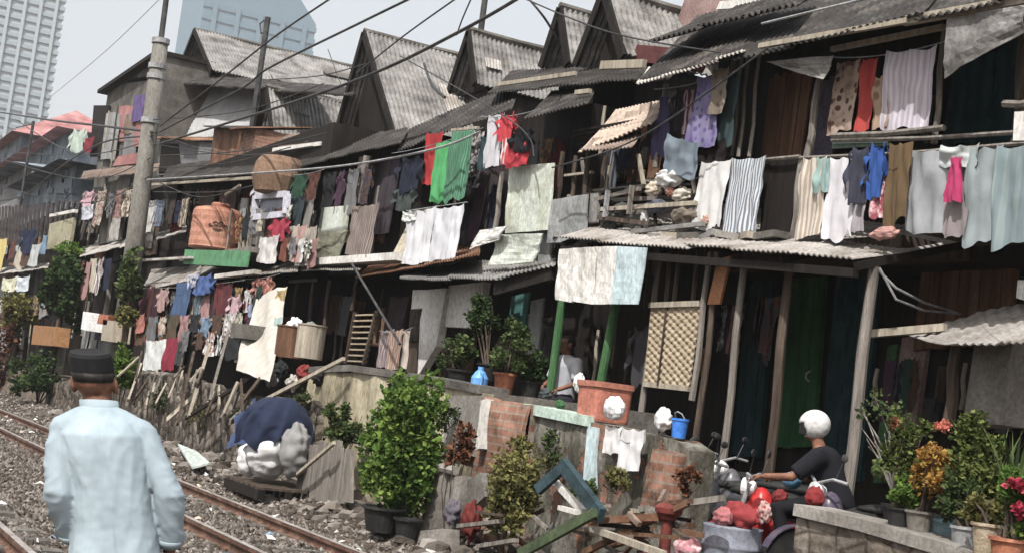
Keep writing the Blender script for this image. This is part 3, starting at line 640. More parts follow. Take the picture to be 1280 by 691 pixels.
# ================================================================== dark shack 375-500
def shack_dark():
    t = thing('shack', 'dark open fronted shack with pale floor ledge left of the whitewashed shack', 'shack', (9, 24, .9), HG)
    Ya, Yb = Yx(498, 300, 9.0), Yx(372, 300, 8.6)
    b = MB(); b.span((9.9, Ya, .7), (13, Yb, 3.6)); part('lower_wall', b, G['dark_wood_shade'], t)
    b = MB(); b.span((9.3, Ya, 3.65), (13, Yb, 6.0)); part('upper_wall', b, G['dark_wood_shade'], t)
    b = MB(); b.bar(P(378, 330, 8.3), P(505, 322, 8.5), .3, .12); part('floor_ledge', b, G['white_wall'], t)
    b = MB(); corr(b, P(375, 338, 8.2), P(450, 338, 8.3), P(455, 322, 8.9), P(385, 322, 8.9), .11, .02, 5, .02, .04, 71, .9); part('awning', b, G['zinc'], t, solid=.012)
    b = MB(); corr(b, P(330, 222, 8.3), P(500, 180, 8.8), P(510, 160, 10), P(345, 195, 10), .12, .02, 6, .02, .06, 72, .9); part('roof', b, G['tar_roof'], t, solid=.014)
    b = MB(); slabP(b, [(407, 216), (420, 215), (412, 255), (402, 256)], 8.8, .04); slabP(b, [(449, 196), (462, 195), (450, 255), (440, 256)], 8.75, .05); part('post', b, G['grey_wood'], t)
    b = MB(); slabP(b, [(402, 260), (436, 257), (432, 288), (397, 290)], 8.6, .03); part('wall_sheet', b, G['pale_green'], t)
    b = MB(); warped(b, quadP([(398, 290), (436, 288), (424, 322), (388, 322)], 8.5), 8, .04); part('wall_sheet', b, plain('moss_sheet', (.20, .20, .15), .9), t, solid=.01, label='moss grey sheet below the pale green one')
    b = MB(); slabP(b, [(420, 215), (450, 212), (440, 255), (412, 257)], 9.0, .03); part('wall_panel', b, plain('slate_board', (.07, .08, .075), .9), t)
    b = MB(); b.bar(P(425, 218, 8.7), P(442, 248, 8.7), .025, .025); part('brace', b, G['pale_wood'], t)
    for a, c in (((372, 352), (362, 412)), ((392, 350), (384, 440)), ((447, 346), (438, 388)), ((412, 350), (402, 440))):
        b = MB(); post(b, a, c, 8.6, .035, 6); part('post', b, G['mid_wood'], t)
    b = MB(); b.bar(P(362, 352, 8.55), P(395, 350, 8.55), .05, .05); part('lintel', b, G['grey_wood'], t)
    # slatted ladder-like shutter
    tl, tr, br, bl = quadP([(444, 390), (470, 389), (454, 455), (432, 454)], 8.2)
    sh = MB(); planks(sh, (tl, tr, br, bl), (.05, 0, 0), 9, .14, 3, 0, False); s_ = part('shutter', sh, G['thatch'], t, label='tan slatted shutter')
    b = MB(); b.bar(tl, bl, .04, .06); b.bar(tr, br, .04, .06); part('shutter_stile', b, G['mid_wood'], s_)
    patches(t, 9.25, (380, 500), (205, 280), 12, 5); patches(t, 9.85, (370, 510), (360, 430), 10, 6)
shack_dark()
# ================================================================== shacks 195-375
def shack_left():
    t = thing('shack', 'shack hung with many garments behind the orange water tank', 'shack', (8.6, 30, .9), HG)
    Ya, Yb = Yx(372, 300, 8.6), Yx(190, 300, 8.4)
    b = MB(); b.span((9.2, Ya, .7), (13, Yb, 3.7)); part('lower_wall', b, G['dark_wood_shade'], t)
    b = MB(); b.span((9.0, Ya, 3.75), (13, Yb, 6.6)); part('upper_wall', b, G['dark_wood_shade'], t)
    b = MB(); corr(b, P(180, 358, 7.9), P(372, 340, 8.0), P(372, 322, 8.9), P(190, 338, 8.9), .12, .02, 6, .02, .06, 81, .9); part('awning', b, G['zinc'], t, solid=.012)
    b = MB(); b.bar(P(272, 346, 7.7), P(322, 340, 7.8), .14, .08); b.bar(P(190, 360, 7.75), P(235, 350, 7.8), .1, .06); part('awning_edge', b, G['zinc_light'], t)
    b = MB(); slabP(b, [(231, 312), (312, 314), (308, 334), (229, 330)], 7.75, .03); part('green_fascia', b, plain('green_fascia', (.10, .25, .13), .7), t)
    b = MB(); b.span((7.8, Yx(312, 312, 7.8), 3.9), (9, Yx(226, 312, 7.8), 4.0)); part('tank_platform', b, G['grey_wood'], t)
    b = MB(); corr(b, P(200, 228, 8.2), P(335, 218, 8.4), P(350, 195, 9.6), P(212, 206, 9.8), .12, .02, 6, .02, .06, 82, .9); part('roof', b, G['tar_roof'], t, solid=.014)
    b = MB(); b.bar(P(190, 231, 8.1), P(325, 222, 8.2), .05, .06); b.bar(P(282, 244, 8.1), P(300, 232, 8.1), .05, .05); part('eave_pole', b, G['pale_wood'], t)
    b = MB(); corr(b, P(195, 300, 8.0), P(232, 290, 8.0), P(234, 283, 8.6), P(198, 292, 8.6), .12, .02, 4, .02, .04, 83, .9); part('awning', b, G['zinc_light'], t, solid=.012, label='pale sheet strip left of the tank')
    for a, c in (((313, 345), (300, 430)), ((290, 345), (280, 430)), ((222, 350), (212, 420)), ((252, 350), (245, 430))):
        b = MB(); post(b, a, c, 8.1, .04, 6); part('post', b, G['dark_wood_shade'], t)
    b = MB()
    for x in (303, 308, 313): b.bar(P(x, 285, 8.2), P(x-4, 312, 8.2), .05, .05)
    part('baluster', b, G['pale_wood'], t)
    b = MB(); b.bar(P(230, 414, 7.7), P(300, 400, 7.7), .06, .05); b.bar(P(236, 402, 7.7), P(280, 398, 7.7), .05, .05); part('ledge', b, G['pale_wood'], t)
    fr = MB(); slabP(fr, [(240, 370), (262, 368), (256, 398), (236, 400)], 8.3, .05); wn = part('window', fr, G['pale_wood'], t)
    b = MB(); slabP(b, [(250, 373), (260, 372), (255, 395), (247, 396)], 8.28, .02); part('pane', b, plain('green_glass', (.06, .11, .06), .3), wn)
    patches(t, 8.95, (195, 370), (225, 300), 20, 7); patches(t, 9.15, (180, 360), (355, 410), 18, 8)
shack_left()
def shack_far():
    t = thing('shack', 'shack behind the concrete pole with a tall grey shed and white sheet strips', 'shack', (8.5, 43, .9), HG)
    Ya, Yb = Yx(188, 300, 8.4), Yx(96, 300, 8.2)
    b = MB(); b.span((8.9, Ya, .7), (13, Yb, 6.4)); part('wall', b, G['dark_wood_shade'], t)
    b = MB(); corr(b, P(100, 322, 7.7), P(160, 308, 7.8), P(162, 298, 8.6), P(105, 310, 8.6), .14, .02, 4, .02, .05, 91, .9); part('awning', b, G['zinc_light'], t, solid=.012)
    b = MB(); b.bar(P(170, 326, 7.7), P(240, 322, 7.7), .08, .05); part('awning_edge', b, G['zinc_light'], t)
    b = MB(); corr(b, P(100, 225, 8.0), P(195, 215, 8.2), P(200, 205, 9.2), P(105, 215, 9.2), .14, .02, 4, .02, .05, 92, .9); part('roof', b, G['rust_grey'], t, solid=.012)
    b = MB(); slabP(b, [(134, 228), (163, 222), (150, 300), (122, 306)], 8.3, .05); part('wall_panel', b, G['concrete_dark'], t)
    b = MB(); post(b, (134, 218), (130, 250), 8.2, .05, 6); post(b, (143, 330), (128, 400), 8.3, .08, 6); part('post', b, G['concrete'], t)
    b = MB(); planks(b, quadP([(130, 330), (150, 326), (136, 420), (118, 424)], 8.6), (.03, 0, 0), 3, .01, 9); part('wall_panel', b, plain('plum_dark', (.055, .045, .055)), t, label='dark plum wall panel')
    patches(t, 8.85, (100, 190), (230, 300), 12, 9); patches(t, 8.85, (90, 180), (330, 420), 10, 10)
shack_far()
def shed_tower():
    t = thing('shed', 'tall narrow rooftop shed with flat dark roof left of the concrete pole', 'shed', (9, 46, 6))
    a = P(118, 225, 9.5); c = P(183, 225, 9.5); z0, z1 = 6.2, P(118, 128, 9.5).z
    b = MB(); b.span((9.5, c.y, z0), (11.0, a.y, z1)); part('wall', b, G['concrete_dark'], t); patches(t, 9.45, (132, 172), (128, 160), 7, 61, .04, ('far_grey', 'grey_panel', 'concrete_dark', 'rust_grey', 'mid_wood', 'far_red'))
    b = MB(); slabP(b, [(117, 132), (136, 132), (128, 196), (112, 196)], 9.4, .08); part('doorway', b, G['dark_wood_shade'], t)
    b = MB(); b.span((9.2, c.y-.1, z1), (11.2, a.y+.4, z1+.13)); part('roof', b, G['dark_wood_shade'], t)
    b = MB(); p = P(150, 104, 9.6); q = P(205, 97, 9.6); b.bar(p, q, .2, .15); b.bar(p, p-Vector((0, 0, .5)), .08); part('roof_frame', b, G['dark_wood_shade'], t)
    b = MB(); slabP(b, [(147, 196), (178, 190), (176, 204), (140, 208)], 9.2, .1); part('lower_roof', b, G['far_red'], t)
shed_tower()
def shack_end():
    t = thing('shack', 'low dark shacks at the far left edge below a dark fence', 'shack', (8, 60, 1), HG)
    b = MB(); b.span((8.4, Yx(96, 300, 8.2), .6), (12, 95, 5.4)); part('wall', b, G['dark_wood_shade'], t)
    b = MB(); planks(b, quadP([(-30, 262), (118, 248), (104, 300), (-30, 310)], 8.2), (.06, 0, 0), 30, .02, 5); part('board_wall', b, plain('soot_board', (.05, .043, .043), .9), t)
    b = MB(); corr(b, P(-20, 345, 7.6), P(60, 336, 7.6), P(62, 330, 8.2), P(-20, 338, 8.2), .2, .02, 3, .02, .05, 95, 1.5); part('awning', b, G['zinc_light'], t, solid=.012)
    b = MB(); slabP(b, [(62, 280), (92, 272), (86, 308), (58, 312)], 7.9, .1); part('wall_panel', b, plain('straw_board', (.33, .31, .22), .9), t)
    b = MB(); b.bar(P(64, 270, 7.9), P(95, 264, 7.9), .12, .1); part('panel_cap', b, G['white_wall'], t)
    patches(t, 8.35, (0, 100), (300, 400), 14, 11)
shack_end()
# ================================================================== gabled houses behind
def gable(label, ap, re, lo, ro, X, mat, wallmat, zbase=3.0, over=.12, corrug=True, w2=None):
    """gable front faces the tracks at X: apex ap, base corners lo / ro and ridge end re given as photo points"""
    a = P(*ap, X); L = P(*lo, X); Rr = P(*ro, X); ye = a.y
    # ridge end: same Y as the apex, found on that plane
    e = PY(*re, ye); e.z = a.z; ln = max(2.0, e.x-X)
    t = thing('gabled_house', label, 'house', (X, a.y, zbase), 'gabled houses behind the shacks')
    zl = min(L.z, Rr.z); yl, yr = L.y, Rr.y
    b = MB(); b.span((X+.15, yr+.1, zbase), (X+ln, yl-.1, zl+.05)); part('wall', b, wallmat, t)
    b = MB(); b.hexa([(X+.1, a.y, a.z-.08), (X+.1, yl-.05, zl), (X+.1, yr+.05, zl)], (.06, 0, 0)); part('gable_wall', b, G['dark_wood_shade'], t)
    b = MB()
    for (ys_, zs_) in ((yr, Rr.z), (yl, L.z)):
        lo0 = Vector((X-.15, ys_, zs_)); lo1 = Vector((X+ln, ys_, zs_)); hi0 = Vector((X-.15, a.y, a.z)); hi1 = Vector((X+ln, a.y, a.z))
        nrm = (lo1-lo0).cross(hi0-lo0).normalized(); nrm = nrm if nrm.z > 0 else -nrm
        nw = round(ln/.10); rows = max(4, round((hi0-lo0).length/.55))
        def fn(u, v, lo0=lo0, lo1=lo1, hi0=hi0, hi1=hi1, nrm=nrm):
            p = lo0.lerp(lo1, u).lerp(hi0.lerp(hi1, u), v); st = (v*rows) % 1.0
            return p+nrm*(  .020*math.sin(2*math.pi*nw*u)+.034*(1-st)+.07*mn.noise(p*.9))
        b.grid(fn, nw*5, rows*4)
    part('roof', b, mat, t, solid=.03)
    rg = random.Random(X*7+a.y)
    for i in range(2):
        u, v, w_, h_ = rg.uniform(.0, .8), rg.uniform(.05, .7), rg.uniform(.08, .22), rg.uniform(.15, .3); b = MB()
        q_ = lambda uu, vv: Vector((X-.15+ln*uu, yr+(a.y-yr)*vv, Rr.z+(a.z-Rr.z)*vv))
        nn_ = Vector((ln, 0, 0)).cross(q_(0, 1)-q_(0, 0)).normalized(); nn_ = (nn_ if nn_.z > 0 else -nn_)*.085
        q4 = [q_(u, v)+nn_, q_(min(1, u+w_), v)+nn_, q_(min(1, u+w_), v+h_)+nn_, q_(u, v+h_)+nn_]; corr(b, *q4, .1, .015, 4, 0, .04, i, 2); part('roof_patch', b, G[rg.choice(('concrete_dark', 'asbestos', 'zinc'))], t, solid=.012)
    b = MB(); b.tube([(X-.2, a.y, a.z+.04), (X+ln*.5, a.y, a.z+.02), (X+ln, a.y, a.z+.04)], .075, 7); part('ridge_cap', b, G['concrete_dark'], t)
    b = MB()
    for (ys_, zs_) in ((yr, Rr.z), (yl, L.z)): b.bar((X-.2, ys_, zs_), (X-.2, a.y, a.z), .05, .16)
    part('barge_board', b, G['dark_wood_shade'], t)
    return t
gable('largest grey tiled house roof at the upper left, right of the concrete pole', (250, 40), (458, 66), (226, 100), (272, 92), 11.0, G['asbestos'], G['grey_panel'], 3)
gable('small low gabled house below the largest tiled roof, right of the thin dark mast', (342, 112), (446, 122), (326, 192), (352, 186), 10.2, G['asbestos'], G['dark_wood_shade'], 3)
gable('steep tiled house with the tall dark triangular gable in the middle of the roofline', (465, 44), (600, 60), (428, 176), (503, 170), 10.6, G['asbestos'], G['dark_wood_shade'], 3)
gable('tiled house with the narrow roof strip right of the steep dark gable', (596, 42), (692, 54), (570, 120), (604, 108), 12.2, G['asbestos'], G['dark_wood_shade'], 3)
gable('small tiled house with dark gable between two larger roofs', (712, 14), (748, 16), (688, 88), (722, 84), 11.4, G['asbestos'], G['dark_wood_shade'], 3)
gable('highest pale tiled house with open dark gable and pale bargeboards at top centre', (768, -8), (900, 4), (732, 86), (792, 76), 11.0, G['asbestos'], G['dark_wood_shade'], 3)
# grey sheet annex under the largest roof
t = thing('annex', 'grey corrugated annex wall under the largest tiled roof', 'annex', (10.5, 42, 6))
b = MB(); corr(b, P(208, 176, 10.5), P(322, 168, 10.5), P(336, 106, 11.2), P(214, 98, 11.2), .2, .02, 6, .0, .03, 77, 1.2); part('sheet_wall', b, plain('annex_sheet', (.34, .345, .35), .8, var=.18, scale=1), t, solid=.02)
b = MB(); corr(b, P(206, 104, 10.2), P(440, 122, 10.2), P(450, 112, 11.2), P(210, 92, 11.2), .2, .02, 3, .0, .05, 78, 1.2); part('lower_roof', b, G['tar_roof'], t, solid=.03)
# small rusty sheds left of centre
def shed(label, pts, X, m, roofm, dark=None):
    t = thing('shed', label, 'shed', P(*pts[3], X), 'small roof sheds')
    b = MB(); slabP(b, pts, X, 1.2); part('wall', b, m, t)
    b = MB(); q = quadP(pts[:2], X); corr(b, q[0]+Vector((-.25, .1, -.06)), q[1]+Vector((-.25, -.1, -.06)), q[1]+Vector((1.3, -.1, .25)), q[0]+Vector((1.3, .1, .25)), .12, .02, 3, 0, .04, 5, .7); part('roof', b, roofm, t, solid=.012)
    if dark: b = MB(); slabP(b, dark, X-.03, .02); part('doorway', b, G['dark_wood_shade'], t)
shed('rusty red sheet shed beside the thin dark mast', [(268, 158), (300, 162), (296, 205), (262, 208)], 9.3, G['rust'], G['tar_roof'])
shed('orange brick chimney like shed block right of the rusty shed', [(302, 162), (320, 160), (316, 198), (298, 202)], 9.2, G['brick'], G['rust'])
shed('small grey shed with slanting dark doorway right of the concrete pole', [(200, 172), (250, 176), (246, 212), (196, 220)], 9.6, G['far_grey'], G['rust'], [(202, 180), (222, 180), (226, 212), (198, 216)])
t = thing('lean_to', 'low rusty lean-to roof below the small gabled house', 'lean-to', P(400, 180, 9.0))
b = MB(); corr(b, P(348, 186, 8.9), P(420, 174, 9.1), P(428, 164, 10), P(352, 170, 10), .12, .02, 5, .02, .05, 31, .8); part('roof', b, G['rust_grey'], t, solid=.012)
b = MB(); b.bar(P(342, 188, 8.85), P(402, 180, 9.0), .06, .08); part('edge_board', b, G['white_wall'], t)
t = thing('house', 'house with dull pink upper wall and dark red roof strip behind the right-hand roof', 'house', P(860, 60, 12))
b = MB(); slabP(b, [(858, -8), (935, -10), (905, 60), (835, 62)], 12.2, 2); part('wall', b, G['pink_wall'], t)
b = MB(); slabP(b, [(796, 56), (862, 62), (850, 84), (790, 76)], 11.0, .4); part('lower_roof', b, plain('dark_red', (.10, .035, .035), .8), t)
b = MB(); slabP(b, [(900, 2), (960, -4), (955, 8), (895, 12)], 11.8, .3); part('upper_band', b, G['white_wall'], t)
# ================================================================== distance
def far_house(label, x0, x1, yt, yb, X, wall, roof, ridge=22, wins=()):
    t = thing('house', label, 'house', P((x0+x1)/2, yb, X), 'houses beyond the shacks at far left')
    a, c, d = P(x0, yt+ridge, X), P(x1, yt+ridge, X), P(x1, yb, X); b = MB(); a.z = c.z; b.span((X, c.y, d.z), (X+9, a.y, a.z)); w_ = part('wall', b, wall, t)
    b = MB(); ya, yc = a.y+.8, c.y-.8; ym_ = yc+(ya-yc)*.45; zr = 40-zdrop(Vector((X+4.5, ym_, 40)), yt)
    b.hexa([(X-.8, yc, a.z), (X-.8, ya, a.z), (X+4.5, ya, zr)], (0, 0, .12)) if False else None
    b.add([(X-.8, yc, a.z), (X-.8, ya, a.z), (X+4.5, yc+(ya-yc)*.62, zr), (X+4.5, yc+(ya-yc)*.3, zr), (X+9.8, yc, a.z), (X+9.8, ya, a.z)], [(0, 1, 2, 3), (3, 2, 5, 4), (0, 3, 4), (1, 5, 2), (0, 4, 5, 1)]); part('roof', b, roof, t)
    rg = random.Random(x0+50)
    wins = list(wins)+[(x0+(x1-x0)*rg.uniform(.05, .9), rg.uniform(yt+ridge+6, yb-14), rg.uniform(3, 6), rg.uniform(6, 11)) for _ in range(9)]
    for (wx, wy, ww, wh) in wins:
        b = MB(); slabP(b, [(wx, wy), (wx+ww, wy+ww*.1), (wx+ww-1, wy+wh), (wx-1, wy+wh)], X-.05, .2); part('window', b, G['far_dark'], t)
plain('far_dark', (.09, .12, .15), .5); islandmat('tree_far', [(.2, (.03, .05, .02)), (.8, (.09, .12, .05))], .7)
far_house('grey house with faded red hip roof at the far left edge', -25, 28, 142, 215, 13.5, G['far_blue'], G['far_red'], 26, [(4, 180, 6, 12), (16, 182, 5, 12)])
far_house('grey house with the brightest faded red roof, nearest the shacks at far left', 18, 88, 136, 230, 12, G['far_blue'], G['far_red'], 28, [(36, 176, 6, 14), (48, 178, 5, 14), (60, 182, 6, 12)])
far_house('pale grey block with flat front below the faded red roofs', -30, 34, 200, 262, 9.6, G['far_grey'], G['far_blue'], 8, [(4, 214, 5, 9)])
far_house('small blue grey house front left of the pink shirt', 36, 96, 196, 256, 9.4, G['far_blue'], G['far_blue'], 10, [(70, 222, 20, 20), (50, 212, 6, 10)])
# towers in the haze; part of its fade is put into their colours
def tower(label, name, x0, x1, yt, Y, nfl, mats, top=None):
    a = PY(x0, 130, Y); c = PY(x1, 130, Y); zt = PY((x0+x1)/2, yt, Y).z; w_ = c.x-a.x
    t = thing(name, label, 'tower', (a.x, Y, 0)); cx = (a.x+c.x)/2
    b = MB()
    if top: b.hexa([(a.x, Y, 0), (c.x, Y, 0), (c.x, Y, top[1]), (a.x+w_*top[2], Y, top[0]), (a.x, Y, top[0])], (0, w_*.8, 0))
    else: b.span((a.x, Y, 0), (c.x, Y+w_, zt))
    part('body', b, mats[0], t)
    zt_ = min(zt, 420) if not top else top[1]; b = MB(); n = nfl
    for k in range(n):
        z = zt_*(k+.5)/n; b.span((a.x-.15, Y-.4, z-zt_/n*.22), (c.x+.4, Y-.02, z+zt_/n*.22)); b.span((c.x+.02, Y, z-zt_/n*.22), (c.x+.4, Y+w_*.78, z+zt_/n*.22))
    part('window_band', b, mats[1], t)
    b = MB()
    for k in range(5):
        x = a.x+w_*(k+.5)/5; b.span((x-w_*.02, Y-.9, 0), (x+w_*.02, Y-.42, zt_*.99))
    part('facade_fin', b, mats[0], t)
    return t
plain('tower_pale', (.38, .425, .45), .7, var=.05, scale=.02); plain('tower_glass_hazed', (.31, .365, .40), .4, var=.15, scale=.05)  # glass colour paled towards the walls to paint in haze fade
plain('tower_slate', (.15, .22, .275), .6, var=.06, scale=.02); plain('tower_slate_glass_hazed', (.147, .216, .27), .5, var=.06, scale=.05)
tower('pale high-rise tower in haze at the upper left corner', 'high_rise_tower', -40, 61, -90, 420, 46, (G['tower_pale'], G['tower_glass_hazed']))
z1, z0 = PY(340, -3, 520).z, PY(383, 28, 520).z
tower('blue grey office block with sloping top in haze behind the tiled roofs', 'office_block', 236, 381, 0, 520, 30, (G['tower_slate'], G['tower_slate_glass_hazed']), (z1+12, z0, .62))
